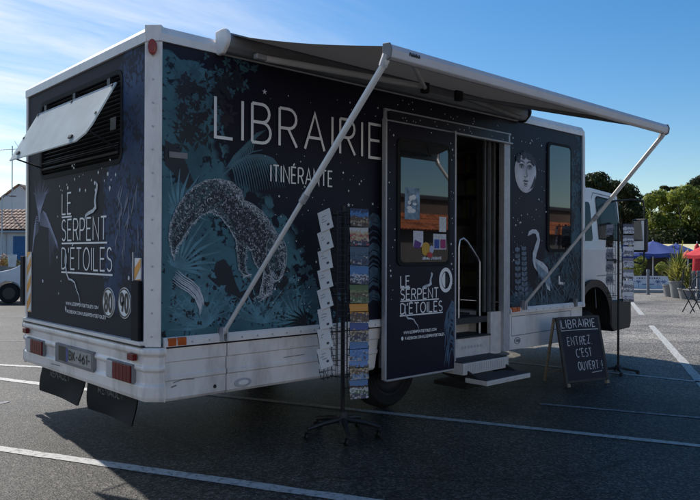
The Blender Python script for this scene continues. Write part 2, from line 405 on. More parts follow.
# recessed oval side marker + round hole plug
m2 = MB(); m2.prism(arc(.735, .455, .075, .034, 0, 345, 23), 0, .008, side_fn(.013)); fr = part(m2, 'lamp_surround', 'alu_mat', sk, bevel=.003)
m2 = MB(); m2.prism(arc(.735, .455, .045, .018, 0, 345, 23), 0, .012, side_fn(.013)); part(m2, 'side_marker', 'white_clean', sk, bevel=.003)
m2 = MB(); m2.prism(arc(.50, .455, .012, .014, 0, 340, 17), 0, .003, side_fn(.013)); part(m2, 'fixing_hole', 'black', sk)
m2 = MB(); m2.stroke([(.17, .52), (.24, .535), (.33, .53)], .006, side_fn(.002)); m2.stroke([(.16, .49), (.2, .5)], .01, side_fn(.012)); m2.stroke([(1.1, .6), (1.3, .605)], .005, side_fn(.002)); part(m2, 'scuff_mark', 'grey', sk)
m2 = MB(); m2.box(.115, .175, -.034, -.004, ZB-.002, ZB+.052); m2.box(.185, .25, -.034, -.004, ZB-.002, ZB+.052)
part(m2, 'side_marker', 'amber', bevel=.004)
m2 = MB(); m2.box(4.06, 4.14, -.036, -.004, ZB+.01, ZB+.062); m2.box(4.15, 4.20, -.036, -.004, ZB+.012, ZB+.06)
part(m2, 'side_marker', 'amber', bevel=.004)
# front skirt: framed panel
mb = MB(); mb.box(4.03, L, .004, .05, .385, ZB-.008)
sk2 = part(mb, 'side_skirt', 'white', bevel=.006); sk2['label'] = 'front skirt panel with recessed tray'
m2 = MB(); fs = side_fn(.004)
for q in ([(4.10, .53), (5.28, .545), (5.28, .735), (4.10, .735)], ): m2.stroke(q, .008, fs, closed=True)
m2.stroke([(5.30, .40), (5.30, .76)], .006, fs); part(m2, 'skirt_seam', 'grey', sk2)
m2 = MB(); m2.prism(arc(4.20, .475, .058, .036, 0, 345, 23), 0, .003, fs); part(m2, 'round_badge', 'grey', sk2)
m2 = MB(); m2.stroke(arc(4.20, .475, .036, .022, 30, 300, 14), .012, side_fn(.0005)); part(m2, 'badge_mark', 'white_clean', sk2)
for i in range(26):
    mb = MB(); mb.prism(arc(.16+i*.135 if i < 15 else 4.09+(i-15)*.14, ZB+.016, .0075, .0075, 0, 315, 7), 0, .004, side_fn(-.0275)); part(mb, 'rivet', 'alu_mat')
fp45 = plane_fn((CH/2-.0055, CH/2-.0055, 0), (1, -1, 0), (0, 0, 1))
for i in range(13):
    mb = MB(); mb.prism(arc(.0, .84+i*.155, .007, .007, 0, 315, 7), .0005, .004, fp45); part(mb, 'rivet', 'alu_mat', pil)
# door frame trim
mb = MB()
for x0, x1, y0, z0, z1 in ((2.165, 2.195, -.022, .40, 2.655), (DX1, 4.035, -.018, .385, 2.64)):
    mb.box(x0, x1, y0, .05, z0, z1)
mb.box(2.165, 4.035, -.030, .0, 2.632, 2.652); mb.box(2.165, 4.035, -.055, .0, 2.535, 2.552)
part(mb, 'door_frame', 'alu_mat', bevel=.004)
mb = MB(); mb.box(2.2, DX1+.03, -.05, -.001, 2.552, 2.632); hd = part(mb, 'door_header', 'navy')
mb = MB()
for q in range(16):
    u = random.uniform(2.3, 3.9); z = random.uniform(2.565, 2.62); mb.poly2(arc(u, z, .006, .006, 0, 300, 5), side_fn(-.0505) if False else side_fn(-.0502))
part(mb, 'star_artwork', 'star', hd)

# --- sliding door (open, slid back over the side)
DY = -.09
sd0, sd1 = SD(386, 300, DY)[0], SD(455, 250, DY)[0]
zb0, zt0 = .315, 2.53
mb = MB(); mb.box(sd0, sd1, DY, DY+.035, zb0, zt0)
door = part(mb, 'sliding_door', door_art, bevel=.005); door['label'] = 'open sliding door with a long window and white lettering'
mb = MB(); mb.box(sd1-.006, sd1+.014, DY-.004, DY+.04, zb0, zt0+.02); mb.box(sd0-.012, sd0+.006, DY-.003, DY+.04, zb0, zt0+.02); mb.box(sd0+.01, sd1-.01, DY-.002, DY+.03, zb0-.012, zb0+.004)
part(mb, 'door_edge', 'alu_mat', door)
fd = side_fn(DY)
a = SD(397, 135, DY); b_ = SD(449, 266, DY)
wx0, wx1, wz0, wz1 = a[0], b_[0], SD(420, 266, DY)[1], SD(420, 141, DY)[1]
mb = MB(); mb.prism(rrect(wx0, wx1, wz0, wz1, .06), .001, .012, fd); part(mb, 'window_seal', 'rubber', door, bevel=.004)
mb = MB(); mb.prism(rrect(wx0+.035, wx1-.035, wz0+.035, wz1-.035, .045), .011, .014, fd); wn = part(mb, 'window', 'glass', door)
fw = side_fn(DY-.0142)
def quad_px(mb, x0, y0, x1, y1, fn, Y, mi=0):
    a, c = SD(x0, (y0+y1)/2, Y)[0], SD(x1, (y0+y1)/2, Y)[0]; t = SD((x0+x1)/2, y0, Y)[1]; bt = SD((x0+x1)/2, y1, Y)[1]
    mb.poly2([(a, bt), (c, bt), (c, t), (a, t)], fn, mi); return a, c, bt, t
poster = mat('blue_poster_print', (.20, .30, .42), .5, var=.8, vscale=14)
mb = MB(); quad_px(mb, 403.5, 188, 418.5, 219.5, fw, DY); p = part(mb, 'poster', [poster], door); p['label'] = 'blue and white poster stuck in the door window'
mb = MB(); r5 = random.Random(3); A0 = SD(403.5, 190, DY); A1 = SD(418.5, 217, DY)
for i in range(9):
    u = r5.uniform(A0[0]+.03, A1[0]-.05); z = r5.uniform(A1[1]+.04, A0[1]-.04)
    mb.poly2(arc(u, z, r5.uniform(.015, .035), r5.uniform(.01, .025), 0, 320, 8), side_fn(DY-.0166))
part(mb, 'poster_print', 'star', door)
for (x0, y0, x1, y1, cl, nm) in ((438, 217, 445, 232, (.6, .6, .6), 'sticker'), (412, 231, 422, 247, (.62, .6, .68), 'sticker'), (432, 234, 445, 249.5, (.6, .6, .64), 'sticker')):
    mb = MB(); quad_px(mb, x0, y0, x1, y1, fw, DY); part(mb, nm, [mat('sticker_paper_%d' % x0, cl, .5, var=.2, vscale=40)], door)
fw2 = side_fn(DY-.0166)
mb = MB(); quad_px(mb, 433, 239.5, 438, 248.5, fw2, DY); part(mb, 'sticker', [mat('blue_print', (.03, .07, .32), .5)], door)
mb = MB(); quad_px(mb, 439.2, 239.5, 444.2, 248.5, fw2, DY); part(mb, 'sticker', [mat('magenta_print', (.33, .015, .13), .5)], door)
mb = MB(); c = SD(424.5, 249, DY); mb.poly2(arc(c[0], c[1], .058, .062, 0, 340, 18), fw2); part(mb, 'sticker', [mat('yellow_print', (.65, .36, .04), .5)], door)
mb = MB(); c = SD(430, 249.5, DY); mb.poly2(arc(c[0], c[1], .03, .035, 0, 340, 18), side_fn(DY-.0190)); part(mb, 'sticker', [mat('pale_blue_print', (.45, .5, .65), .5)], door)
mb = MB(); c = SD(428, 255, DY); mb.poly2(arc(c[0], c[1], .04, .026, 0, 340, 18), side_fn(DY-.0214)); part(mb, 'sticker', [mat('red_print', (.5, .05, .05), .5)], door)
mb = MB(); c = SD(416, 243, DY); mb.poly2([(c[0]-.05, c[1]-.04), (c[0]+.03, c[1]-.05), (c[0]+.055, c[1]+.0), (c[0]-.03, c[1]+.03)], fw2); part(mb, 'sticker', [mat('violet_print', (.12, .03, .22), .5)], door)
mb = MB(); A = SD(421, 259.5, DY); text(mb, 'LIBRAIRIE LITINERANTE', A[0], A[1], .022, .6, .005, fw2, width=.26); part(mb, 'window_lettering', 'star', door)

def serpent_logo(mb, fn, X, Z, sx, sz, sw):
    """LE / SERPENT / D'ETOILES in three underlined lines; X,Z = left/bottom of block, block is sx wide, sz high (to LE top)"""
    lh = sz*.275
    zL, zS, zD = Z+sz-lh, Z+sz*.375, Z
    e = text(mb, 'LE', X, zL, lh, 1, sw, fn, width=sx*.20); mb.stroke([(X-.005, zL-sz*.038), (X+sx*.215, zL-sz*.038)], sw, fn)
    e = text(mb, 'SERPENT', X, zS, lh, 1, sw, fn, width=sx*.90); mb.stroke([(X-.005, zS-sz*.038), (X+sx*.915, zS-sz*.038)], sw, fn)
    e = text(mb, "D'ÉTOILES", X, zD, lh, 1, sw, fn, width=sx); mb.stroke([(X-.01, zD-sz*.045), (X+sx*1.015, zD-sz*.045)], sw, fn)
def snake(mb, fn, X, Z, sx, sz, sw):
    up = [(.50, .60), (.52, .66), (.58, .69), (.66, .71), (.71, .75), (.70, .83), (.71, .90), (.73, .96), (.735, 1.02), (.72, 1.06)]
    mb.stroke([(X+sx*u, Z+sz*(v+.02)) for u, v in up], [sw*.9, sw*1.5, sw*1.9, sw*2, sw*2.2, sw*2, sw*1.8, sw*1.7, sw*2.2, sw*.6], fn)
    lo = [(.10, .25), (.09, .10), (.12, -.05), (.17, -.13), (.24, -.14), (.30, -.17), (.34, -.26), (.39, -.33), (.42, -.43)]
    mb.stroke([(X+sx*u, Z+sz*v) for u, v in lo], [sw*1.3, sw*1.6, sw*1.4, sw*1.2, sw, sw, sw*.8, sw*.6, sw*.3], fn)
# door lettering
A = SD(400.5, 314, DY); B = SD(453, 276, DY); C_ = SD(401, 276, DY)
fl = side_fn(DY-.0008)
mb = MB(); wlogo = SD(442, 310, DY)[0]-A[0]
serpent_logo(mb, fl, A[0], SD(402, 314, DY)[1], wlogo, C_[1]-A[1], .011)
text(mb, 'WWW.LESERPENTDETOILES.COM', A[0]+.04, SD(403, 334, DY)[1], .022, 1, .005, fl, width=wlogo*.78)
text(mb, 'FACEBOOK.COM/LESERPENTDETOILES', A[0]+.06, SD(403, 340, DY)[1], .022, 1, .005, fl, width=wlogo*.95)
q = SD(401.5, 340, DY); mb.poly2(arc(q[0]+.01, q[1]+.012, .014, .018, 0, 330, 11), fl)
part(mb, 'lettering', 'ink', door)
mb = MB(); snake(mb, side_fn(DY-.0036), A[0], SD(402, 314, DY)[1], wlogo, C_[1]-A[1], .012); part(mb, 'snake_artwork', 'fur', door)
c = SD(445.5, 280, DY)
mb = MB(); mb.stroke(arc(c[0], c[1], .078, .098, 0, 352, 30), .034, side_fn(DY-.0034), closed=True); mb.poly2(arc(c[0]-.012, c[1], .045, .07, 90, 270, 10), side_fn(DY-.0056)); part(mb, 'round_sticker', 'ink', door)
mb = MB(); f_ = side_fn(DY-.0080)
mb.poly2(arc(c[0]+.01, c[1]-.005, .024, .04, 0, 330, 12), f_); part(mb, 'round_sticker_mark', 'darkleaf', door)
# fronds helper: bunch of drooping leaflets
def fronds(mb, fn, base, n, length, spread, droop, w, seed, a0=90):
    r = random.Random(seed)
    for i in range(n):
        t = i/(n-1)-.5 if n > 1 else 0
        a = rad(a0+t*spread+r.uniform(-6, 6)); x, z = base; ln = length*r.uniform(.75, 1.1); pts = []; ws = []
        x += r.uniform(-.02, .02); z += r.uniform(-.02, .02)
        for k in range(9):
            pts.append((x, z)); ws.append(w*(.35+math.sin(math.pi*min(1, (k+.6)/9))*.8))
            a -= droop*math.copysign(1, math.cos(a) if abs(math.cos(a)) > .05 else t+.01)*(.5+k*.2)
            x += math.cos(a)*ln/9; z += math.sin(a)*ln/9
        mb.stroke(pts, ws, fn)
mb = MB(); b0 = (sd1-.03, .36)
r5 = random.Random(15)
for i in range(22):
    z0 = .38+r5.uniform(0, .46); e = r5.uniform(.6, 1.1)
    mb.stroke([(sd1-.012, z0+.03), (sd1-.03*e, z0+.10), (sd1-.07*e, z0+.12), (sd1-.11*e, z0+.07), (sd1-.13*e, z0-.02), (sd1-.14*e, max(z0-.11, .34))], [.003, .012, .015, .013, .009, .002], fl)
part(mb, 'leaf_artwork', 'frond', door)
mb = MB(); r5 = random.Random(5)
for i in range(46):
    s_ = r5.choice((.004, .005, .007, .010)); x = r5.choice((r5.uniform(sd0+.03, wx0-.02), r5.uniform(wx1+.01, sd1-.02), r5.uniform(sd0+.03, sd1-.03))); z = r5.uniform(.8, zt0-.03)
    if wx0-.02 < x < wx1+.02 and z < wz1+.02: continue
    mb.poly2([(x-s_, z), (x, z-s_*1.2), (x+s_, z), (x, z+s_*1.2)], fl)
part(mb, 'star_artwork', 'star', door)

# --- artwork on the rear part of the side
f0 = side_fn(.0); fS = side_fn(-.0025); fSb = side_fn(-.005); fS2 = side_fn(-.0075); fS3 = side_fn(-.010)
mb = MB(); a = SD(213, 138); text(mb, 'LIBRAIRIE', a[0]+.012, 2.212, .285, 1, .0225, fS3, width=1.648, gap=.27)
text(mb, 'ITINÉRANTE', SD(270, 183)[0], 1.935, .122, 1, .012, fS3, width=.61, gap=.24)
part(mb, 'lettering', 'ink', side)
def P(l): return [SD(x, y) for x, y in l]
# dark silhouettes: tree trunk top-left, leafy dark mass right of the leopard, blob near the tail
mb = MB()
mb.poly2(P([(165, 140), (174, 145), (184, 158), (192, 178), (196, 186), (188, 190), (178, 178), (165, 165)]), f0)
mb.poly2(P([(213, 272), (216, 262), (224, 259), (231, 268), (236, 284), (240, 292), (250, 288), (262, 270), (282, 262), (290, 270), (288, 285), (280, 298), (262, 305), (244, 303), (236, 296), (226, 292), (215, 284), (207, 276)]), f0)
part(mb, 'dark_leaf_artwork', 'darkleaf', side)
# jagged dark leaves over the teal
mb = MB(); r5 = random.Random(11)
def leafspray(mb, fn, u, z, n, ln, w, r):
    a = r.uniform(0, 6.28)
    for i in range(n):
        a += 6.28/n*r.uniform(.6, 1.3); l = ln*r.uniform(.6, 1.2); d = Vector((math.cos(a), math.sin(a))); p = Vector((-d.y, d.x)); o = Vector((u, z))
        mb.poly2([tuple(o), tuple(o+d*l*.45+p*w), tuple(o+d*l), tuple(o+d*l*.5-p*w)], fn)
for i in range(70):
    x = r5.uniform(166, 240); y = r5.uniform(75, 150)
    if (x-166)/75+(y-75)/110 > 1.25: continue
    u, z = SD(x, y); u = max(u, .23); leafspray(mb, f0, u, z, r5.randint(4, 7), r5.uniform(.05, .09), .014, r5)
for i in range(85):
    x = r5.uniform(164, 300); y = r5.uniform(280, 334); u, z = SD(x, y); 
    if z < ZB+.12: continue
    u = max(u, .17); leafspray(mb, f0, u, z, r5.randint(3, 6), r5.uniform(.02, .05), .009, r5)
part(mb, 'dark_leaf_artwork', 'darkleaf', side)
# pale teal leaf sprays in the dark top-left
mb = MB()
for i in range(80):
    x = r5.uniform(166, 262); y = r5.uniform(55, 130)
    if (x-166)/100+(y-45)/110 > 1.15: continue
    u, z = SD(x, y); u = max(u, .20); leafspray(mb, f0, u, z, r5.randint(3, 6), r5.uniform(.03, .07), .011, r5)
for i in range(70):
    x = r5.uniform(255, 318); y = r5.uniform(285, 330)-.35*(x-255); y = max(y, 262); u, z = SD(x, y)
    if z < ZB+.14: continue
    leafspray(mb, f0, u, z, 5, r5.uniform(.03, .06), .012, r5)
part(mb, 'teal_leaf_artwork', 'teal', side)
mb = MB()
for i in range(170):
    x = r5.uniform(168, 318); y = r5.uniform(272, 334)
    if inpoly(x, y, [(213, 272), (224, 255), (290, 255), (290, 290), (262, 307), (226, 296)]): continue
    u, z = SD(x, y)
    if z < ZB+.14 or u > 1.3: continue
    u = max(u, .18); leafspray(mb, f0, u, z, r5.randint(4, 6), r5.uniform(.03, .06), r5.uniform(.006, .013), r5)
for (bx, by, ln, a0) in ((172, 268, .42, 60), (205, 330, .36, 110), (262, 331, .34, 80), (298, 331, .30, 115), (176, 215, .34, 75)):
    u0, z0 = SD(bx, by)
    for i in range(13):
        a = rad(a0+(i-6)*13); d = Vector((math.cos(a), math.sin(a))); p = Vector((-d.y, d.x)); o = Vector((max(u0, .2), max(z0, ZB+.1))); l = ln*(.6+.4*math.cos((i-6)*.22))
        if o.x+d.x*l < .12: l = max(.03, (o.x-.12)/max(.01, -d.x))
        if o.y+d.y*l < ZB+.07: continue
        mb.stroke([tuple(o), tuple(o+d*l*.5+p*.012), tuple(o+d*l-Vector((0, .02)))], [.008, .022, .002], f0)
part(mb, 'pale_leaf_artwork', mat('pale_leaf_print', (.10, .24, .30), .45, var=.4, vscale=8), side)
# palm fronds hanging behind the leopard
mb = MB()
for i in range(20):
    t = i/19; bx = 228+t*38; by = 168-12*math.sin(t*2.2)
    pts = []
    for k in range(7):
        q = k/6; pts.append(SD(bx+q*(8+8*t)*1.2, by-6*math.sin(q*3.1)*(1-t*.5)+q*q*(34-10*abs(t-.6))))
    mb.stroke(pts, [.010, .016, .017, .015, .012, .008, .003], fS)
mb.stroke(P([(212, 186), (224, 174), (240, 160), (252, 152), (262, 150)]), [.012, .014, .012, .01, .006], fS)
for i in range(12):
    t = i/11; mb.stroke(P([(226+t*26, 168-t*16), (234+t*22, 156-t*22), (244+t*22, 148-t*18)]), [.008, .013, .003], fS)
for i in range(7):
    mb.stroke(P([(300+i*3, 333), (294+i*3.5, 322-i), (286+i*5, 310-i*1.5)]), [.02, .014, .003], fS) if False else None
part(mb, 'palm_artwork', mat('palm_print', (.055, .135, .18), .45, var=.25, vscale=9), side)
mb = MB()
for i in range(8):
    a = rad(100+i*11); u, z = SD(307, 328); mb.stroke([(u+.004*i, z), (u+math.cos(a)*.14, z+math.sin(a)*.12), (u+math.cos(a)*.27, z+math.sin(a)*.2-.01*i)], [.016, .018, .003], fS2)
part(mb, 'dark_leaf_artwork', 'darkleaf', side)
# leopard: dark body, pale rosettes, furry outline
body = [(171,253),(168,238),(170,222),(176,208),(184,195),(194,186),(206,180),(219,179),(231,182),(240,190),(243,200),(252,204),(262,212),(270,223),(277,235),(283,247),(284,262),(282,275),(276,279),(272,270),(272,282),(271,292),(264,296),(259,293),(262,285),(264,272),(258,268),(253,262),(250,250),(246,246),(244,262),(245,272),(250,275),(243,277),(238,268),(236,252),(235,240),(229,229),(220,217),(209,211),(199,216),(190,226),(183,237),(176,247),(173,258)]
bmk = MB(); bmk.poly2(P(body), fS)
coat = mat('leopard_print', (.05, .08, .10), .45); _nt = coat.node_tree
for _n in _nt.nodes:
    if _n.type == 'TEX_NOISE': _n.inputs['Scale'].default_value = 70; _n.inputs['Detail'].default_value = 3
    if _n.type == 'VALTORGB':
        _n.color_ramp.elements[0].position = .50; _n.color_ramp.elements[1].position = .74
        _n.color_ramp.elements[0].color = (.022, .060, .076, 1); _n.color_ramp.elements[1].color = (.40, .44, .47, 1)
lp = part(bmk, 'leopard_artwork', coat, side)
mb = MB(); mt = MB(); md = MB(); r5 = random.Random(21); pts_ = []
# darker front half: shoulder, legs and head
md.poly2(P([(226,196),(236,196),(246,206),(256,212),(264,222),(272,235),(278,248),(279,262),(274,272),(268,262),(270,282),(268,291),(261,290),(266,272),(256,262),(250,246),(243,243),(242,262),(246,273),(240,268),(238,250),(236,232),(228,216),(220,206)]), fSb)
md.poly2(P([(214,190),(222,188),(226,196),(216,203),(206,207),(196,214),(188,226),(179,240),(174,248),(173,244),(180,232),(188,218),(198,206),(207,198)]), fSb)
sp_ = []
for t_ in range(6000):
    x = r5.uniform(167, 285); y = r5.uniform(178, 293)
    if not inpoly(x, y, body) or any((x-a)**2+(y-b)**2 < 5.2**2 for a, b in sp_): continue
    sp_.append((x, y)); u, z = SD(x, y); R_ = r5.uniform(.009, .016); n_ = 9
    md.poly2([(u+R_*r5.uniform(.75, 1.2)*math.cos(6.28*k/n_), z+R_*1.2*r5.uniform(.75, 1.2)*math.sin(6.28*k/n_)) for k in range(n_)], fSb)
    a0 = r5.uniform(0, 360); mt.stroke(arc(u, z, R_*.9, R_*1.1, a0, a0+r5.uniform(60, 120), 5), [.001, .004, .005, .004, .001], fS3)
tries = 0
while len(pts_) < 300 and tries < 16000:
    tries += 1
    x = r5.uniform(167, 285); y = r5.uniform(178, 296)
    if not inpoly(x, y, body): continue
    if any((x-a)**2+(y-b)**2 < 2.5**2 for a, b in pts_): continue
    pts_.append((x, y)); u, z = SD(x, y); R_ = r5.uniform(.006, .013)
    if r5.random() < .30: continue
    a0 = r5.uniform(0, 360); q_ = mb if r5.random() < .6 else mt
    q_.stroke(arc(u, z, R_, R_*1.2, a0, a0+r5.uniform(80, 190), 5), [.001, .004, .005, .004, .003, .001], fS3)
    if r5.random() < .5: a0 += 180; mt.stroke(arc(u, z, R_, R_*1.2, a0, a0+r5.uniform(40, 100), 4), [.002, .004, .005, .004, .002], fS3)
for k in range(len(body)):
    a, b = body[k], body[(k+1) % len(body)]; n = max(2, int(math.hypot(b[0]-a[0], b[1]-a[1])/.8))
    back = 7 <= k <= 22
    for i in range(n*(8 if back else 2)):
        t = r5.random(); x = a[0]+(b[0]-a[0])*t; y = a[1]+(b[1]-a[1])*t
        if back: h_ = abs(r5.gauss(0, 4.2)); x -= h_*.8; y += h_*.6
        else: x += r5.gauss(0, .5); y += r5.gauss(0, .5)
        u, z = SD(x, y); l = r5.uniform(.006, .019); an = r5.uniform(-1.6, -.3)
        (mb if r5.random() < .55 else mt).stroke([(u, z), (u+l*.5*math.cos(an), z+l*.5*math.sin(an)), (u+l*math.cos(an+.4), z+l*math.sin(an+.4))], [.0015, .0036, .001], fS3)
dk = mat('dark_coat_print', (.02, .02, .03), .45); _nt = dk.node_tree
for _n in _nt.nodes:
    if _n.type == 'TEX_NOISE': _n.inputs['Scale'].default_value = 60; _n.inputs['Detail'].default_value = 3
    if _n.type == 'VALTORGB':
        _n.color_ramp.elements[0].position = .52; _n.color_ramp.elements[1].position = .72
        _n.color_ramp.elements[0].color = (.012, .014, .024, 1); _n.color_ramp.elements[1].color = (.34, .36, .40, 1)
part(md, 'dark_coat_artwork', dk, side)
# head: rounded skull turned down, ears, eye, muzzle
mh_ = MB(); fH = side_fn(-.0125)
mh_.poly2(P([(266, 243), (269, 238), (273, 241), (278, 241), (281, 237.5), (284, 243), (286, 251), (286, 260), (284, 269), (281, 277), (277, 281), (273, 280), (270, 273), (267, 262), (265.5, 252)]), fSb)
part(mh_, 'leopard_head_artwork', coat, side)
mh_ = MB()
for q in ([(270, 252), (272.5, 250.5), (274.5, 253)], [(279, 251.5), (281.5, 250), (283.5, 252)]): mh_.stroke(P(q), [.006, .013, .005], fH)
mh_.poly2(P([(275, 271), (280, 270.5), (279, 275), (277, 276.5)]), fH); mh_.stroke(P([(277.3, 276), (276.5, 279), (274, 279.5)]), [.007, .006, .003], fH); mh_.stroke(P([(275.5, 254), (276, 262), (275.5, 270)]), [.003, .006, .004], fH)
for q in ([(271, 260), (272, 262)], [(281, 259), (282, 262)], [(273, 246), (274, 248)], [(278, 246), (279, 248)]): mh_.stroke(P(q), .009, fH)
part(mh_, 'leopard_face_artwork', 'darkleaf', side)
# tail end
for j in range(7):
    o = j*.012
    mb.stroke([(SD(x, y)[0]-o*.4+r5.uniform(-.004, .004), SD(x, y)[1]-o+r5.uniform(-.004, .004)) for x, y in ((176, 270), (183, 276), (191, 281), (198, 288), (202, 297), (203, 304))], [.002, .006, .008, .009, .008, .003], fS3)
mb.stroke(P(body), .0022, fS3, closed=True)
mb.stroke(P([(266, 243), (269, 238), (273, 241), (278, 241), (281, 237.5), (284, 243), (286, 251), (286, 260), (284, 269), (281, 277), (277, 281), (273, 280), (270, 273), (267, 262), (265.5, 252)]), .0035, fS3, closed=True)
# face lines & paws
for q in ([(260, 292), (264, 295), (269, 293)], [(262, 288), (262, 293)], [(266, 288), (266, 294)], [(240, 272), (245, 276), (250, 274)], [(263, 272), (261, 284), (259, 292)]):
    mb.stroke(P(q), .006, fS3)
part(mt, 'rosette_artwork', mat('rosette_print', (.17, .21, .24), .45, var=.4, vscale=9), side)
part(mb, 'fur_artwork', 'fur', side)
# blue fern fronds left of the doorway
mb = MB(); r_ = random.Random(6)
for i in range(46):
    y0 = 216+r_.uniform(0, 88); e = r_.uniform(.7, 1.25); w_ = r_.uniform(.6, 1.1)
    q = [(383.6, y0+17*e), (381.5, y0+6*e), (377.5, y0-1), (372.5, y0-3), (367.5, y0+2), (364, y0+11*e), (361.5+r_.uniform(-1, 1), y0+24*e), (360.5+r_.uniform(-1.5, 1), y0+36*e)]
    q = [(x, y) for x, y in q if y < 324]
    if len(q) > 3: mb.stroke(P(q), [.003*w_, .009*w_, .014*w_, .016*w_, .016*w_, .013*w_, .009*w_, .002][:len(q)], fS)
part(mb, 'fern_artwork', mat('fern_print', (.05, .095, .14), .45, var=.7, vscale=16), side)
# stars
mb = MB(); r5 = random.Random(8)
for i in range(150):
    x = r5.uniform(262, 384); y = r5.uniform(95, 325); u, z = SD(x, y)
    if z < ZB+.1 or inpoly(x, y, body) or (y > 215 and x > 360) : continue
    if 2.16 < z < 2.54 or (1.9 < z < 2.1 and .9 < u < 1.65): continue
    s_ = r5.choice((.003, .003, .004, .004, .006, .009)); mb.poly2([(u-s_, z), (u, z-s_*1.15), (u+s_, z), (u, z+s_*1.15)], fS2)
for x, y, s_ in ((264, 92, .02), (348, 205, .016), (372, 204, .012), (293, 213, .013), (304, 187, .01)):
    u, z = SD(x, y); pl = []
    for k in range(10): rr = s_*(1.2 if k % 2 == 0 else .45); pl.append((u+rr*math.sin(k*math.pi/5), z+rr*math.cos(k*math.pi/5)))
    mb.poly2(pl, fS2)
for i in range(14):
    u = r5.uniform(2.3, 4.0); z = r5.uniform(2.67, 2.76); mb.poly2(arc(u, z, .006, .006, 0, 300, 5), fS2)
part(mb, 'star_artwork', 'star', side)
mb = MB(); q = SD(169, 151); mb.poly2(P([(168.5, 151.5), (187, 153.5), (187, 159), (168.5, 157.5)]), fS2); part(mb, 'reflector_patch', 'grey', side)

# --- artwork on front side section
mc = SD(525.3, 171); MW, MH = .205, .235
mb = MB()
mb.poly2(arc(mc[0], mc[1], MW, MH, 205-360+90+20, 65+180+0, 30)[:0] or [(mc[0]+MW*math.cos(rad(a)), mc[1]+MH*math.sin(rad(a))*(1.0 if math.sin(rad(a)) < 0 else .78)) for a in range(0, 360, 8)], fS)
moon = part(mb, 'moon_artwork', mat('moon_print', (.66, .64, .68), .5, var=.28, vscale=5), side2)
mb = MB()
for e in (-1, 1):
    ex = mc[0]+e*.078; ez = mc[1]+.035
    mb.stroke(arc(ex, ez, .046, .030, 170, 10, 8), [.004, .009, .011, .011, .011, .011, .010, .008, .004], fS2); mb.stroke(arc(ex, ez+.012, .044, .022, 200, 340, 8), .004, fS2)
    mb.poly2(arc(ex, ez+.010, .015, .015, 0, 330, 10), fS2)
    mb.stroke(arc(ex, ez+.032, .06, .034, 165, 20, 8), [.003, .01, .014, .014, .012, .012, .01, .006, .003], fS2)
mb.stroke([(mc[0]+.022, mc[1]+.05), (mc[0]+.014, mc[1]-.02), (mc[0]+.03, mc[1]-.055), (mc[0]+.008, mc[1]-.068)], [.003, .006, .009, .004], fS2)
mb.stroke([(mc[0]-.03, mc[1]-.058), (mc[0]-.016, mc[1]-.07), (mc[0], mc[1]-.066)], .006, fS2)
mb.poly2([(mc[0]-.058, mc[1]-.112), (mc[0]-.02, mc[1]-.098), (mc[0], mc[1]-.104), (mc[0]+.02, mc[1]-.098), (mc[0]+.058, mc[1]-.112), (mc[0], mc[1]-.120)], fS2)
mb.stroke(arc(mc[0], mc[1]-.118, .034, .026, 200, 340, 6), [.003, .008, .013, .014, .013, .008, .003], fS2)
mb.stroke(arc(mc[0], mc[1]-.15, .03, .016, 200, 340, 6), .005, fS2)
mb.stroke(arc(mc[0], mc[1], MW*.9, MH*.9, 290, 350, 8), [.003, .02, .03, .03, .03, .02, .003], fS2)
r5 = random.Random(33)
for i in range(24):
    a = rad(r5.uniform(35, 150)); u = mc[0]+MW*.95*math.cos(a); z = mc[1]+MH*.74*math.sin(a); leafspray(mb, fS2, u, z, 5, .05, .012, r5)
part(mb, 'moon_face', mat('moon_shade_print', (.035, .036, .055), .5), side2)
# white wading bird
mb = MB()
mb.poly2([SD(x, y) for x, y in ((527.5, 236), (528.5, 231.5), (532, 229.3), (536, 229.6), (538.6, 233), (539.8, 240), (538.6, 246.5), (536.6, 253), (535.4, 258.5), (538, 260), (543, 262.5), (547.5, 268), (548.6, 275), (549.5, 284), (550, 291), (547, 289), (544.5, 281), (541, 275), (537, 271.5), (534, 267), (532.4, 261), (532.6, 253), (535, 245), (537, 239), (535.6, 234), (532.8, 233.3), (530, 235))], fS)
brd = part(mb, 'bird_artwork', mat('bird_print', (.58, .60, .62), .5, var=.25, vscale=14), side2)
mb = MB()
for i in range(26):
    x = 535+i*.55; mb.stroke(P([(x, 262+.5*i), (x+2.0, 269+.55*i), (x+3, 277+.5*i)]), [.003, .012, .002], fS2)
for q in ([(541, 276), (541.8, 288), (540.5, 296), (541.5, 305)], [(545, 281), (546, 293), (546.5, 304)]): mb.stroke(P(q), [.012, .008, .01, .01][:len(q)], fS2)
part(mb, 'bird_feathers', mat('feather_print', (.20, .27, .34), .5, var=.5, vscale=22), side2)
# leafy stems at the bird's left
mb = MB()
for sx_, n in ((517, 8), (523.5, 10)):
    mb.stroke(P([(sx_+2, 303), (sx_+.5, 275), (sx_, 243)]), .007, fS)
    for i in range(n):
        y = 297-i*(52/n)
        for e in (-1, 1):
            u, z = SD(sx_+1-(297-y)*.02, y); a = rad(90-e*48); d = Vector((math.cos(a), math.sin(a))); p = Vector((-d.y, d.x)); o = Vector((u, z)); l = .085*(1-i/n*.4)
            mb.poly2([tuple(o), tuple(o+d*l*.5+p*.024), tuple(o+d*l*.85+p*.014), tuple(o+d*l), tuple(o+d*l*.85-p*.014), tuple(o+d*l*.5-p*.024)], fS)
part(mb, 'plant_artwork', mat('stem_print', (.12, .165, .22), .5, var=.35, vscale=12), side2)
mb = MB()
for i in range(26):
    r_ = random.Random(i+90); x = r_.uniform(511, 545); y = r_.uniform(283, 304)
    mb.stroke(P([(x, 307), (x+r_.uniform(-3, 3), (y+306)/2), (x+r_.uniform(-8, 8), y)]), [.012, .02, .002], fS)
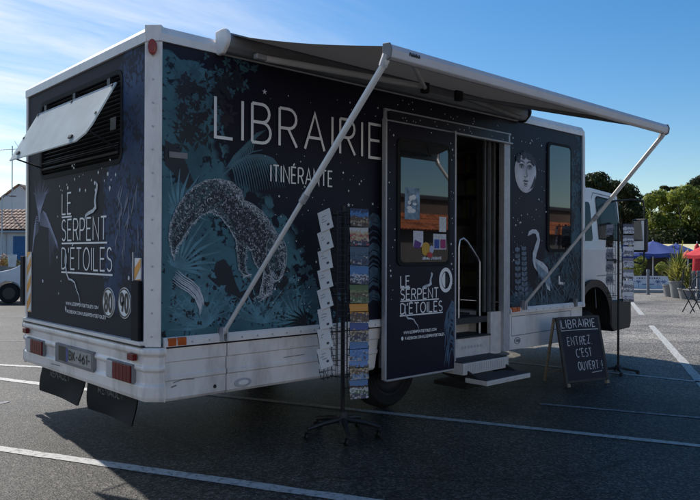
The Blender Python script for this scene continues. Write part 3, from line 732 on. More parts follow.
for i in range(40):
    r_ = random.Random(i+190); x = r_.uniform(552, 580); y = r_.uniform(255, 300)
    mb.stroke(P([(x, y+6), (x+r_.uniform(-3, 3), y), (x+r_.uniform(-6, 6), y-7)]), [.01, .018, .002], fS)
part(mb, 'leaf_artwork', mat('blue_grass_print', (.05, .10, .14), .5, var=.5, vscale=9), side2)
mb = MB(); r5 = random.Random(14)
for i in range(75):
    x = r5.uniform(512, 546); y = r5.uniform(138, 262); u, z = SD(x, y)
    if ((u-mc[0])/.24)**2+((z-mc[1])/.27)**2 < 1 or (526 < x < 541 and y > 228): continue
    s_ = r5.choice((.004, .005, .006, .009, .012)); mb.poly2([(u-s_, z), (u, z-s_), (u+s_, z), (u, z+s_)], fS)
part(mb, 'star_artwork', 'star', side2)
# side window
wz = (SD(558, 252)[1], SD(558, 143.5)[1]); wx = (SD(546.5, 200)[0], SD(570.5, 200)[0])
mb = MB(); mb.prism(rrect(wx[0], wx[1], wz[0], wz[1], .07), 0, .014, side_fn(0)); sw_ = part(mb, 'side_window', 'rubber', bevel=.004); sw_['label'] = 'tall narrow dark window reflecting an orange roof'
mb = MB(); mb.prism(rrect(wx[0]+.035, wx[1]-.035, wz[0]+.035, wz[1]-.035, .05), .013, .017, side_fn(0)); part(mb, 'window_glass', 'glass', sw_)
mb = MB(); q = SD(560, 283); mb.stroke([(q[0]-.02, q[1]+.08), (q[0]-.02, q[1]), (q[0]+.10, q[1]-.01)], .03, fS); part(mb, 'hinge_plate', 'white_clean', side2)
mb = MB(); q = SD(573, 303); mb.box(q[0]-.02, q[0]+.02, -.05, -.01, q[1]-.04, q[1]+.05); part(mb, 'awning_foot_bracket', 'grey', side2)

# --- rear: lettering, snake, fronds, stickers
fR = rear_fn(-.001); fR2 = rear_fn(-.0035)
def RP(l): return [RR(x, y) for x, y in l]
A = RR(62, 269); B = RR(112, 272); T_ = RR(63, 194)
mb = MB(); serpent_logo(mb, fR2, A[0]+.005, 1.262, B[0]-A[0], T_[1]-1.262, .013)
wl = B[0]-A[0]; text(mb, 'WWW.LESERPENTDETOILES.COM', A[0]+.10, RR(68, 304)[1]-.004, .022, 1, .005, fR2, width=wl*.66)
text(mb, 'FACEBOOK.COM/LESERPENTDETOILES', A[0]+.10, RR(68, 311)[1]-.012, .022, 1, .005, fR2, width=wl*.80)
q = RR(67, 308); mb.poly2(arc(q[0]-.012, q[1]-.004, .012, .02, 0, 330, 11), fR2)
part(mb, 'lettering', 'ink', rear)
mb = MB(); snake(mb, rear_fn(-.006), A[0], 1.262, wl, T_[1]-1.262, .014); part(mb, 'snake_artwork', 'fur', rear)
for (x, y, s_) in ((109, 302.5, '80'), (125, 303, '90')):
    c = RR(x, y); mb = MB(); mb.prism(arc(c[0], c[1], .108, .108, 0, 350, 35), 0, .004, rear_fn(-.001)); st = part(mb, 'speed_sticker', 'ink', rear); st['label'] = 'round white sticker reading '+s_
    mb = MB(); mb.stroke(arc(c[0], c[1], .098, .098, 0, 350, 35), .010, rear_fn(-.0055), closed=True); text(mb, s_, c[0]-.060, c[1]-.062, .124, 1, .023, rear_fn(-.0055), width=.12, gap=.28); part(mb, 'sticker_print', 'black', rear)
mb = MB(); r5 = random.Random(2)
for i in range(16):
    t = i/15; tx = 33.5+t*17; ty = 176+r5.uniform(-3, 8)+abs(t-.4)*22
    mb.stroke(RP([(39.5+r5.uniform(-.5, .5), 222), (38.5+(tx-38)*.25, 208), (38+(tx-38)*.65, 194), (tx, ty)]), [.003, .007, .006, .001], fR)
for i in range(15):
    j = i; tp_ = 228+r5.uniform(-4, 4)
    mb.stroke(RP([(40, 217+j*.6), (43+j*.55, 211+j*1.2), (46.5+j*.75, 214+j*2.0), (49+j*.7, 228+j*1.6), (50+j*.55, 262-j*1.6+r5.uniform(-6, 6))]), [.002, .006, .007, .005, .001], fR)
    if j < 11: mb.stroke(RP([(39, 218+j*1.3), (36.6-j*.16, 216+j*2), (34.6-j*.22, 226+j*2.4), (33.6-j*.22, 246+j*1.2+r5.uniform(-5, 5))]), [.002, .006, .006, .001], fR)
part(mb, 'fern_artwork', mat('rear_fern_print', (.18, .22, .38), .5, var=.3, vscale=9), rear)
mb = MB(); r5 = random.Random(4)
for i in range(16):
    x = r5.uniform(118, 140); y = r5.uniform(175, 262); mb.stroke(RP([(x, y), (x+r5.uniform(-5, 1), y+12), (x+r5.uniform(-7, 2), y+26)]), [.004, .022, .003], fR)
part(mb, 'leaf_artwork', mat('rear_leaf_print', (.06, .09, .17), .5, var=.4, vscale=6), rear)
mb = MB()
for i in range(44):
    x = r5.uniform(54, 116); y = r5.uniform(166, 200)-(x-54)*.15 if r5.random() < .6 else r5.uniform(195, 305)
    if y > 195 and x > 62: continue
    u, z = RR(x, y); s_ = r5.choice((.006, .007, .009, .013)); mb.poly2([(u-s_, z), (u, z-s_*1.2), (u+s_, z), (u, z+s_*1.2)], fR)
for x, y in ((95, 183), (108, 174), (129, 278), (43, 281), (80, 190), (68, 188), (110, 188)):
    u, z = RR(x, y); mb.poly2(arc(u, z, .014, .016, 0, 300, 6), fR)
part(mb, 'star_artwork', 'star', rear)

# --- hatch: frame, louvres, raised flap
mb = MB(); fr0 = rrect(W-HY1-.02, W-HY0+.02, HZ0-.02, HZ1+.02, .07)
mb.stroke(fr0, .035, rear_fn(-.004), closed=True); hatch = part(mb, 'hatch_frame', 'rubber'); 
mb = MB()
mb.box(.046, .05, HY0, HY1, HZ0, HZ1)
for i in range(19):
    z = HZ0+.02+i*.031; mb.box(.008, .04, HY0+.005, HY1-.005, z, z+.006, mtx=Matrix.Translation((.024, 0, z)) @ Matrix.Rotation(rad(28), 4, 'Y') @ Matrix.Translation((-.024, 0, -z)))
part(mb, 'louvre', 'dark', hatch)
mb = MB(); mb.box(.002, .006, .55, .64, HZ0+.22, HZ0+.31); part(mb, 'vent_sticker', 'grey', hatch)
mb = MB(); mb.tube([(0.0, HY0+.03, HZ0+.05), (0.0, HY1-.03, HZ0+.05)], .012, 8); mb.tube([(-.004, HY0+.03, HZ0+.10), (-.004, HY1-.03, HZ0+.10)], .006, 6); part(mb, 'hatch_bar', 'dark', hatch)
hz, hx = HZ1-.035, -.012
fl_m = mat('flap_panel', (.66, .72, .73), .5, var=.12, vscale=5, dirt=.15, bump=.08, bscale=14)
ang = math.atan2(.275, .50)
_nt = fl_m.node_tree; _tr = _nt.nodes.new('ShaderNodeBsdfTranslucent'); _tr.inputs['Color'].default_value = (.75, .80, .80, 1); _tp = _nt.nodes.new('ShaderNodeBsdfTransparent'); _tp.inputs['Color'].default_value = (.9, .95, .95, 1)
_m1 = _nt.nodes.new('ShaderNodeMixShader'); _m1.inputs[0].default_value = .35; _m2 = _nt.nodes.new('ShaderNodeMixShader'); _m2.inputs[0].default_value = .16
_nt.links.new(_nt.nodes['Principled BSDF'].outputs[0], _m1.inputs[1]); _nt.links.new(_tr.outputs[0], _m1.inputs[2]); _nt.links.new(_m1.outputs[0], _m2.inputs[1]); _nt.links.new(_tp.outputs[0], _m2.inputs[2]); _nt.links.new(_m2.outputs[0], _nt.nodes['Material Output'].inputs['Surface'])
mtx = Matrix.Translation((hx, 0, hz)) @ Matrix.Rotation(ang, 4, 'Y')
mb = MB(); mb.prism([(HY0+.14, -.525), (HY1, -.525), (HY1, -.035), (HY0, -.035), (HY0, -.40), (HY0+.03, -.47)], -.006, .006, lambda u, v, d: tuple(mtx @ Vector((d, u, v)))); fp = part(mb, 'hatch_flap', [fl_m], hatch, bevel=.004)
mb = MB()
for y in (.60, 1.24, 1.87):
    mb.box(-.03, .02, y-.025, y+.025, hz-.035, hz+.02)
part(mb, 'flap_hinge', 'black', hatch)
mb = MB()
for y, z in ((.72, -.475), (1.85, -.475)): mb.box(-.022, -.009, y-.03, y+.03, z-.012, z+.012, mtx=mtx)
for y, z in ((.50, -.06), (.50, -.3), (1.99, -.06), (1.99, -.3), (1.24, -.06)): mb.box(-.014, -.009, y-.01, y+.01, z-.01, z+.01, mtx=mtx)
part(mb, 'flap_catch', 'black', hatch)
for y in (HY0+.03, HY1-.02):
    mb = MB(); e = mtx @ Vector((.010, y, -.44 if y < 1 else -.49)); mb.tube([e, (0.01, y, HZ0+.06)], .007, 8); part(mb, 'flap_stay', 'dark', hatch)

# --- rear hazard strips + black rubber blocks
def hazard(y0, y1, z0, z1, zs):
    mb = MB(); mb.box(-.008, 0, y0, y1, z0, z1); o = part(mb, 'hazard_plate', 'white_clean'); 
    mm = MB(); f = rear_fn(-.0085); u0, u1 = W-y1, W-y0; h = .16; z = z0-h
    k = 0
    while z < z1:
        q = [(u0, z), (u1, z+(u1-u0)*1.0), (u1, z+(u1-u0)*1.0+h*.5), (u0, z+h*.5)]
        q = [(u, min(max(v, z0), z1)) for u, v in q]
        if max(p[1] for p in q)-min(p[1] for p in q) > .01:
            mm.poly2(q, f)
        z += h
    part(mm, 'orange_stripe', 'orange', o); return o
hazard(2.275, 2.37, .86, 1.40, 0)['label'] = 'tall orange and white striped hazard plate'
hazard(.125, .215, 1.21, 1.36, 0)['label'] = 'short orange and white hazard plate'
mb = MB(); mb.box(-.03, .04, W+.013, W+.10, .92, 1.36); part(mb, 'rubber_buffer', 'rubber', bevel=.006)
mb = MB(); mb.box(-.03, -.001, .115, .225, .80, 1.205); part(mb, 'rubber_buffer', 'rubber', bevel=.006)
mb = MB(); mb.box(-.012, -.001, .232, .244, .80, 1.4); part(mb, 'hinge_strip', 'alu_mat')

# --- rear bumper, profile in (X,Z) swept along the rear with a 45 degree corner
prof = [(-.03, .765), (-.045, .75), (-.045, .725), (-.015, .705), (-.015, .645), (-.03, .635), (-.03, .615), (-.008, .60), (-.008, .525), (-.03, .505), (-.03, ZK+.03), (-.015, ZK), (.04, ZK), (.04, .765)]
mb = MB(); n = len(prof); rings = []
path = [((0, W+.0), (-1, .35)), ((0, CH), (-1, -.414)), ((CH, 0), (-.414, -1)), ((CH+.04, 0), (0, -1))]
for (px, py), (dx, dy) in path:
    i0 = len(mb.v)
    for o, z in prof: mb.v.append((px-dx*o*.72, py-dy*o*.72, z))
    rings.append(i0)
for a, b in zip(rings, rings[1:]):
    for k in range(n): mb.f.append((a+k, a+(k+1) % n, b+(k+1) % n, b+k)); mb.mi.append(0)
mb.f.append(tuple(rings[0]+k for k in range(n))); mb.f.append(tuple(rings[-1]+k for k in range(n-1, -1, -1))); mb.mi += [0, 0]
bump = part(mb, 'rear_bumper', 'white', bevel=.006)
mb = MB(); mb.box(-.034, -.001, CH, W, ZB-.007, ZB+.004); part(mb, 'bumper_gap', 'black', bump)
mb = MB(); mb.box(-.040, .02, CH+.01, W-.01, ZB+.006, ZB+.03); part(mb, 'bumper_lip', 'white_clean', bump)
def tail_lamp(y0, y1, z0, z1):
    mb = MB(); mb.box(-.034, 0, y0, y1, z0, z1); o = part(mb, 'tail_light', 'grey', bump, bevel=.004)
    return o
for (y0, y1) in ((.19, .60), (1.88, 2.29)):
    tail_lamp(y0, y1, .508, .640)
    mb = MB(); 
    for k in range(5): 
        w_ = (y1-y0-.13)/5; mb.box(-.046, -.034, y0+.01+k*w_, y0+.01+(k+1)*w_-.002, .516, .632)
    part(mb, 'tail_lens', 'red', bump, bevel=.003)
    mb = MB(); mb.box(-.043, -.034, y1-.11, y1-.01, .516, .632); part(mb, 'reversing_lens', 'alu_mat', bump, bevel=.003)
for y0 in (.15, 2.27):
    mb = MB(); mb.box(-.050, -.020, y0, y0+.09, .672, .715); part(mb, 'reflector', 'red', bump, bevel=.003)
mb = MB(); mb.box(-.034, .0, .84, 1.60, .505, .655); part(mb, 'plate_recess', 'grey', bump)
mb = MB(); mb.box(-.037, -.033, 1.36, 1.52, .525, .640); part(mb, 'plate_lamp', 'black', bump)
mb = MB(); mb.box(-.040, -.033, .86, 1.35, .530, .640); pl = part(mb, 'number_plate', mat('shaded_plate', (.40, .38, .35), .6, var=.2, vscale=20), bump)  # shade of the recess painted into the plate colour
mb = MB(); fp_ = rear_fn(-.0405); mb.poly2([(W-1.35, .531), (W-1.31, .531), (W-1.31, .639), (W-1.35, .639)], fp_); part(mb, 'plate_band', [mat('plate_blue', (.02, .05, .3), .4)], bump)
mb = MB(); text(mb, 'BK-461-', W-1.285, .553, .066, 1, .012, rear_fn(-.0430), width=.40, gap=.25); part(mb, 'plate_lettering', 'black', bump)
mb = MB(); q = (W-.32, .62)
mb.stroke([(W-.40, .615), (W-.37, .60), (W-.36, .62)], .005, rear_fn(-.0315)); mb.stroke([(W-1.7, .47), (W-1.5, .475)], .006, rear_fn(-.0305)); part(mb, 'scuff_mark', 'grey', bump)
# mud flaps
for (y0, y1, tilt) in ((1.27, 2.22, 10), (.36, 1.22, 4)):
    def f_(u, v, o, y0=y0, y1=y1, tilt=tilt):
        t = -v/.24; k = (u-(W-y1))/(y1-y0); b_ = .016*math.sin(t*3+k*5)*t+.02*t*t*math.sin(k*3.1+tilt)
        return (.085-math.tan(rad(tilt))*(-v)-b_-o, W-u+.012*t*math.sin(tilt), .41+v+.012*math.sin(k*4+tilt)*t)
    mb = MB(); nx_, nz_ = 14, 8
    for sg2 in (0, 1):
        i0 = len(mb.v)
        for i in range(nx_+1):
            for j in range(nz_+1): mb.v.append(f_(W-y1+(y1-y0)*i/nx_, -.24*j/nz_, -.010*sg2))
        for i in range(nx_):
            for j in range(nz_): q = (i0+i*(nz_+1)+j, i0+i*(nz_+1)+j+1, i0+(i+1)*(nz_+1)+j+1, i0+(i+1)*(nz_+1)+j); mb.f.append(q if sg2 == 0 else q[::-1]); mb.mi.append(0)
    mf = part(mb, 'mud_flap', 'rubber', smooth=True)
    mb = MB(); text(mb, 'RENAULT', W-y1+.22, -.085, .048, 1, .011, lambda u, v, o: f_(u, v, o+.0006), width=.42); part(mb, 'lettering', mat('worn_grey_print', (.13, .13, .13), .7, var=.6, vscale=20), mf)
    mb = MB(); mb.tube([(.10, y0+.05, .42), (.16, y0+.05, .40), (.3, y0+.05, .42)], .02, 8); part(mb, 'flap_bracket', 'dark', mf)
mb = MB(); mb.box(.05, 5.5, W-.05, W-.005, .385, ZB-.01); part(mb, 'side_skirt', 'white')
# chassis
mb = MB(); mb.box(.12, 5.5, .55, .67, .46, .68); mb.box(.12, 5.5, W-.67, W-.55, .46, .68); mb.box(.1, .2, .3, W-.3, .42, .6); mb.box(1.9, 2.0, .3, W-.3, .5, .69); mb.box(3.0, 3.1, .08, W-.1, .45, .69); mb.box(4.4, 5.3, .25, .6, .36, .68)
mb.tube([(2.41, .2, .35), (2.41, W-.2, .35)], .07, 10); mb.lathe([(0, -.15), (.15, -.12), (.17, 0), (.15, .12), (0, .15)], (2.41, W/2, .35), 'y', 16)
part(mb, 'chassis', 'dark')
# wheels
def wheel(x, y, s, r=.345, wdt=.21):
    mb = MB(); h = wdt*s
    mb.lathe([(r-.12, 0), (r-.04, -.004*s), (r-.012, .03*s), (r, .055*s), (r, h-.055*s), (r-.012, h-.03*s), (r-.04, h), (r-.12, h)], (x, y, r), 'y', 40)
    t = part(mb, 'wheel', 'rubber', smooth=True)
    mb = MB(); mb.lathe([(r-.115, .004*s), (r-.135, .004*s), (r-.15, .03*s), (r-.19, .05*s), (.11, .05*s), (.10, .02*s), (.06, -.01*s), (0, -.01*s)], (x, y, r), 'y', 32)
    for k in range(8):
        a = k*math.pi/4; mb.tube([(x+.085*math.cos(a), y+.045*s, r+.085*math.sin(a)), (x+.085*math.cos(a), y-.005*s, r+.085*math.sin(a))], .012, 6)
    part(mb, 'rim', mat('wheel_rim', (.04, .04, .045), .5, .5, var=.3, vscale=14), t, smooth=True)
for x, y, s in ((2.41, .13, 1), (2.41, W-.13, -1), (5.98, .16, 1), (5.98, W-.16, -1)): wheel(x, y, s)
# inner wheel arch liner
mb = MB(); mb.lathe([(.46, 0), (.46, .5)], (2.41, .07, .34), 'y', 24)
mb.v = [(x, y, max(z, .34)) for x, y, z in mb.v]; part(mb, 'wheel_arch', 'black')

# --- entrance: interior stairs, fold out steps, handrail, bookshelf
mb = MB()
mb.box(DX0-.02, 3.75, .03, .60, .385, .565); mb.box(DX0-.02, 3.75, .30, .62, .565, .76)
ins = part(mb, 'inner_stair', 'step')
mb = MB(); mb.box(DX0-.02, 3.75, .015, .30, .566, .582); mb.box(DX0-.02, 3.75, .285, 2.3, .762, .778); part(mb, 'stair_tread', 'tread', ins)
mb = MB()
for i in range(7):
    x = 3.30+i*.05
    q = [(x-.02, .475), (x, .455), (x+.02, .475), (x, .495)]; mb.poly2(q, side_fn(.029))
part(mb, 'tread_pattern', 'alu_mat', ins)
mb = MB(); mb.box(3.75, 3.93, .02, .5, .37, .80); part(mb, 'stair_side', 'step', ins)
def fold_step(x0, x1, y0, y1, z0, z1):
    mb = MB(); mb.box(x0, x1, y0, y1, z0, z1-.012); o = part(mb, 'entry_step', 'step', bevel=.004)
    mb = MB(); mb.box(x0+.008, x1-.008, y0+.014, y1-.004, z1-.012, z1); part(mb, 'step_tread', 'tread', o)
    mb = MB(); f_ = side_fn(y0-.0003)
    for i in range(int((x1-x0-.06)/.035)): mb.stroke([(x0+.035+i*.035, z0+.014), (x0+.035+i*.035, z1-.024)], .010, f_)
    part(mb, 'step_rib', 'alu_mat', o); return o
fold_step(3.03, 3.75, -.20, .04, .265, .385)['label'] = 'upper fold-out step'
fold_step(3.07, 3.77, -.44, -.19, .195, .25)['label'] = 'lower fold-out step'
mb = MB()
for x in (3.09, 3.70): mb.prism([(-.2, .30), (.1, .30), (.1, .24), (-.2, .19), (-.40, .19), (-.40, .21)], x, x+.02, lambda u, v, d: (d, u, v))
mb.box(3.2, 3.6, -.1, .3, .10, .14); part(mb, 'step_frame', 'dark')
mb = MB(); mb.tube([(3.33, .10, .76), (3.33, .10, 1.46), (3.345, .10, 1.53), (3.40, .10, 1.55), (3.46, .10, 1.52), (3.66, .12, 1.36), (3.70, .12, 1.31), (3.70, .12, .56)], .013, 10)
mb.tube([(3.33, .10, 1.05), (3.33, .10, 1.06)], .018, 8); part(mb, 'handrail', 'alu', smooth=True)
mb = MB()
for i, x in enumerate((3.70, 3.735, 3.775, 3.82, 3.86, 3.895)):
    mb.box(x, x+.022, .06+.02*(i % 2), .085+.02*(i % 2), .80, 2.55)
part(mb, 'door_curtain', mat('grey_curtain', (.10, .10, .095), .7, var=.3, vscale=12))
mb = MB(); mb.box(3.75, 3.78, .06, .20, .37, 2.5); part(mb, 'partition', 'inner')
# interior shelving on the far side
mb = MB(); mb.box(.5, 5.3, 2.28, 2.34, .77, 2.6)
for k in range(6): mb.box(.5, 5.3, 2.02, 2.28, .95+k*.3, .975+k*.3)
for k in range(7): mb.box(.5+k*.78, .53+k*.78, 2.02, 2.28, .77, 2.6)
shelf = part(mb, 'bookshelf', mat('shelf_wood', (.10, .075, .055), .7))
r5 = random.Random(77)
pal = [mat('book_cover_%d' % i, c, .6, var=.2) for i, c in enumerate(((.3, .08, .06), (.08, .12, .25), (.35, .3, .2), (.12, .2, .12), (.4, .4, .38), (.3, .2, .05)))]
for k in range(5):
    mb = MB(); x = 3.66
    while x < 5.2:
        w_ = r5.uniform(.018, .05); h = r5.uniform(.17, .25)
        if not any(abs(x-(.515+j*.78)) < .06 for j in range(7)): mb.box(x, x+w_-.002, 2.06, 2.2, .977+k*.3, .977+k*.3+h, r5.randrange(6))
        x += w_
    bk = part(mb, 'book_row', pal, shelf)

mb = MB(); mb.box(5.44, 5.47, .7, 2.2, .77, 2.6)
for k in range(6): mb.box(5.22, 5.44, .7, 2.2, .95+k*.3, .972+k*.3)
for y in (.68, 1.2, 1.72, 2.2): mb.box(5.22, 5.44, y, y+.022, .77, 2.6)
shelf2 = part(mb, 'bookshelf', mat('pale_shelf', (.42, .36, .30), .7, var=.1)); pal2 = [mat('pale_book_%d' % i, c, .6, var=.2) for i, c in enumerate(((.6, .55, .5), (.5, .12, .1), (.2, .3, .5), (.65, .6, .3), (.7, .7, .68)))]
for k in range(6):
    mb = MB(); y = .71
    while y < 2.16:
        w_ = r5.uniform(.02, .05) if k % 2 else r5.uniform(.10, .15); h = r5.uniform(.17, .24)
        if not any(-.02-w_ < y-q < .03 for q in (1.2, 1.72)) and r5.random() < .85: mb.box(5.26, 5.42, y, y+w_-.003, .974+k*.3, .974+k*.3+h, r5.randrange(5))
        y += w_+(0 if k % 2 else .04)
    part(mb, 'book_row', pal2, shelf2)
# --- awning
AY = -1.45
aw0, aw1 = .48, 4.22
mb = MB(); cp = [(-.015, 2.815), (-.05, 2.795), (-.10, 2.80), (-.135, 2.835), (-.14, 2.89), (-.11, 2.935), (-.05, 2.95), (-.015, 2.94)]
mb.prism(cp, aw0+.02, aw1-.02, lambda u, v, d: (d, u, v)); awn = part(mb, 'awning', mat('awning_case', (.22, .22, .225), .5, .2, var=.08), bevel=.008); awn['label'] = 'wind-out awning with dark cloth, grey front bar and two support poles'
for x in (aw0, aw1-.035):
    mb = MB(); mb.prism([(0, 2.80), (-.03, 2.782), (-.09, 2.785)]+[(-.09+.07*math.cos(rad(a)), 2.885+.075*math.sin(rad(a))) for a in range(225, 80, -15)]+[(0, 2.955)], x, x+.035, lambda u, v, d: (d, u, v)); part(mb, 'case_end_cap', 'white_clean' if x < 1 else 'dark', awn, bevel=.01)
b0, b1 = .71, 4.38
mb = MB(); bp_ = [(AY+.0, 2.512), (AY-.030, 2.505), (AY-.052, 2.517), (AY-.060, 2.56), (AY-.046, 2.592), (AY, 2.598)]
mb.prism(bp_, b0, b1, lambda u, v, d: (d, u, v)); fb = part(mb, 'front_bar', mat('grey_anodised', (.62, .60, .62), .4, .15, var=.05), awn, bevel=.006)
f_ = side_fn(AY-.0655)
for x in (b0-.012, b1-.002):
    mb = MB(); mb.prism([(AY+.006, 2.506), (AY-.033, 2.499), (AY-.057, 2.512), (AY-.066, 2.56), (AY-.050, 2.597), (AY+.004, 2.603)], x, x+.014, lambda u, v, d: (d, u, v)); part(mb, 'bar_end_cap', 'grey', awn, bevel=.003)
mb = MB(); ft = plane_fn((0, AY-.0575, 2.535), (1, 0, 0), (0, -.16, 1)); text(mb, 'FIAMMA', .86, .012, .018, 1, .007, ft, width=.09); part(mb, 'bar_lettering', 'black', awn)
_f = M('fabric'); _nt = _f.node_tree; _tr = _nt.nodes.new('ShaderNodeBsdfTranslucent'); _tr.inputs['Color'].default_value = (.11, .10, .09, 1); _ms = _nt.nodes.new('ShaderNodeMixShader'); _ms.inputs[0].default_value = .30
_nt.links.new(_nt.nodes['Principled BSDF'].outputs[0], _ms.inputs[1]); _nt.links.new(_tr.outputs[0], _ms.inputs[2]); _nt.links.new(_ms.outputs[0], _nt.nodes['Material Output'].inputs['Surface'])
# sagging cloth
mb = MB(); nx, ny = 24, 12
for sgn in (0,):
    i0 = len(mb.v)
    for i in range(nx+1):
        for j in range(ny+1):
            t = j/ny; s = i/nx
            x = (aw0+.06)*(1-t)+(b0+.02)*t + s*((aw1-.06-aw0-.06)*(1-t)+(b1-b0-.04)*t)
            z = 2.925*(1-t)+2.590*t-.035*math.sin(math.pi*t)*(.6+.4*math.sin(math.pi*s)) - sgn*.003
            mb.v.append((x, -.09*(1-t)+(AY-.01)*t, z))
    for i in range(nx):
        for j in range(ny):
            q = (i0+i*(ny+1)+j, i0+(i+1)*(ny+1)+j, i0+(i+1)*(ny+1)+j+1, i0+i*(ny+1)+j+1); mb.f.append(q if sgn == 0 else q[::-1]); mb.mi.append(0)
part(mb, 'awning_cloth', 'fabric', awn, smooth=True)
for xs, xe, xf in ((.80, 2.30, .95), (3.95, 2.75, 4.2)):
    mb = MB(); mb.tube([(xs, -.17, 2.79), (xe, -.36, 2.80)], .024, 10); mb.tube([(xe, -.36, 2.79), (xf, AY+.02, 2.56)], .018, 10)
    part(mb, 'folding_arm', mat('pale_arm', (.74, .70, .66), .5, var=.06) if xs < 1 else 'grey', awn, smooth=True)
    mb = MB(); mb.lathe([(0, -.045), (.04, -.045), (.04, .045), (0, .045)], (xe, -.36, 2.795), 'z', 16); part(mb, 'arm_joint', 'dark', awn, bevel=.005); mb = MB(); mb.box(xs-.09, xs+.03, -.185, -.135, 2.775, 2.815); part(mb, 'arm_bracket', 'alu_mat' if xs < 1 else 'dark', awn, bevel=.01)
for (fx, fz, tx) in ((.535, .835, b0+.0), (4.26, .86, b1-.02)):
    foot = Vector((fx, -.045, fz)); top = Vector((tx, AY-.02, 2.505)); d = top-foot
    mb = MB(); mb.tube([foot, foot+d*.55], .0155, 12); mb.tube([foot+d*.545, top], .020, 12); po = part(mb, 'support_pole', mat('pole_aluminium', (.80, .79, .77), .4, .15, var=.06), awn, smooth=True)
    mb = MB(); mb.tube([foot+d*.53, foot+d*.56], .024, 12); mb.tube([top-d*.02, top+Vector((0, 0, .03))], .026, 8); mb.box(fx-.022, fx-.012, -.07, 0, fz-.06, fz+.04); mb.box(fx+.012, fx+.022, -.07, 0, fz-.06, fz+.04); mb.box(fx-.022, fx+.022, -.02, -.012, fz-.06, fz+.04)
    part(mb, 'pole_fitting', 'alu_mat', awn)

# --- cab
CY0, CY1 = .12, W-.12
mb = MB()
cprof = [(5.58, .80), (5.58, 1.45), (5.58, 2.20), (6.10, 2.235), (6.72, 2.19), (6.78, 2.165), (6.86, 2.13), (7.10, 1.45), (7.16, 1.38), (7.20, .80), (7.16, .60), (6.78, .60), (6.42, .60), (6.40, .74), (6.30, .92), (6.15, 1.02), (5.98, 1.05), (5.80, 1.02), (5.66, .92), (5.60, .80)]
cmid = cprof+[(6.78, 1.45)]
def cy(z): return max(0, z-1.45)*.10
cx = lambda x: max(0, x-6.78)*.75
n = len(cmid); nb_ = len(cprof); i0 = len(mb.v)
mb.v += [(x, CY0+cy(z)+cx(x), z) for x, z in cmid]+[(x, CY1-cy(z)-cx(x), z) for x, z in cmid]
for pg in ([1, 2, 3, 4, 5, 20], [20, 5, 6, 7], [11, 20, 7, 8, 9, 10], [0, 1, 20, 11, 12, 13, 14, 15, 16, 17, 18, 19]):
    for t in mathutils.geometry.tessellate_polygon([[Vector((cmid[k][0], cmid[k][1], 0)) for k in pg]]):
        mb.f.append(tuple(i0+pg[k] for k in t)); mb.f.append(tuple(i0+n+pg[k] for k in t[::-1])); mb.mi += [0, 0]
for k in range(nb_): mb.f.append((i0+k, i0+n+k, i0+n+(k+1) % nb_, i0+(k+1) % nb_)); mb.mi.append(0)
cab = part(mb, 'cab', 'cabwhite', bevel=.025, seg=3); cab['label'] = 'white driver cab with roof deflector'
mb = MB(); dp = [(5.56, 2.19), (5.56, 2.80), (5.64, 2.76), (5.76, 2.60), (5.88, 2.42), (5.97, 2.29), (6.02, 2.20)]
mb.prism(dp, CY0+.08, CY1-.08, lambda u, v, d: (u, d, v)); part(mb, 'wind_deflector', 'cabwhite', cab, bevel=.03, seg=3)
def cabside(o=0.0): return lambda u, v, d: (u, CY0+cy(v)-d-o, v)
fc = cabside()
cabglass = mat('cab_glass', (.008, .010, .012), .12, var=.2, spec=.25)
mb = MB(); mb.stroke([(6.10, .72), (6.10, 2.12), (6.14, 2.175), (6.70, 2.14), (6.74, 2.08), (6.77, 1.52), (6.77, .84)], .012, lambda u, v, o: (u, CY0+cy(v)-.001-o, v)); mb.stroke([(6.11, 1.12), (6.76, 1.14)], .01, lambda u, v, o: (u, CY0+cy(v)-.001-o, v)); part(mb, 'door_seam', 'grey', cab)
mb = MB(); mb.prism([(6.20, 1.60), (6.75, 1.58), (6.70, 2.06), (6.66, 2.09), (6.24, 2.12), (6.20, 2.09)], 0, .006, fc); dw = part(mb, 'door_window', cabglass, cab, bevel=.003)
mb = MB(); mb.stroke([(6.19, 1.59), (6.762, 1.57), (6.71, 2.07), (6.665, 2.10), (6.23, 2.13), (6.19, 2.10)], .016, lambda u, v, o: (u, CY0+cy(v)-.007-o, v), closed=True); part(mb, 'window_seal', 'rubber', cab)
mb = MB(); mb.prism(rrect(5.80, 6.03, 1.56, 2.05, .05), 0, .006, fc); part(mb, 'quarter_window', cabglass, cab)
mb = MB(); mb.prism(rrect(6.36, 6.60, 1.275, 1.335, .015), 0, .02, fc); part(mb, 'door_handle', 'black', cab, bevel=.005)
mb = MB(); 
for y0, y1 in ((CY0+.2, CY1-.2),): mb.face([(7.087, y0+.14, 1.52), (7.087, y1-.14, 1.52), (6.897, y1-.08, 2.06), (6.897, y0+.08, 2.06)])
part(mb, 'windscreen', 'glass', cab)
mb = MB(); mb.stroke(arc(5.98, .56, .43, .47, -8, 150, 18), .10, lambda u, v, o: (u, CY0-.004-o, v))
i0 = len(mb.v); A_ = arc(5.98, .56, .48, .52, -8, 150, 18)
mb.v += [(x, CY0-.06, z) for x, z in A_]+[(x, CY0+.4, z) for x, z in A_]
for k in range(18): mb.f.append((i0+k, i0+k+1, i0+19+k+1, i0+19+k)); mb.mi.append(0)
i0 = len(mb.v); B2 = arc(5.98, .56, .39, .43, -8, 150, 18)
mb.v += [(x, CY0-.06, z) for x, z in A_]+[(x, CY0-.05, z) for x, z in B2]
for k in range(18): mb.f.append((i0+k, i0+k+1, i0+19+k+1, i0+19+k)); mb.mi.append(0)
i0 = len(mb.v); mb.v += [(x, CY0-.05, z) for x, z in B2]+[(x, CY0+.42, z) for x, z in B2]
for k in range(18): mb.f.append((i0+k, i0+k+1, i0+19+k+1, i0+19+k)); mb.mi.append(0)
part(mb, 'wheel_arch', 'black', cab)
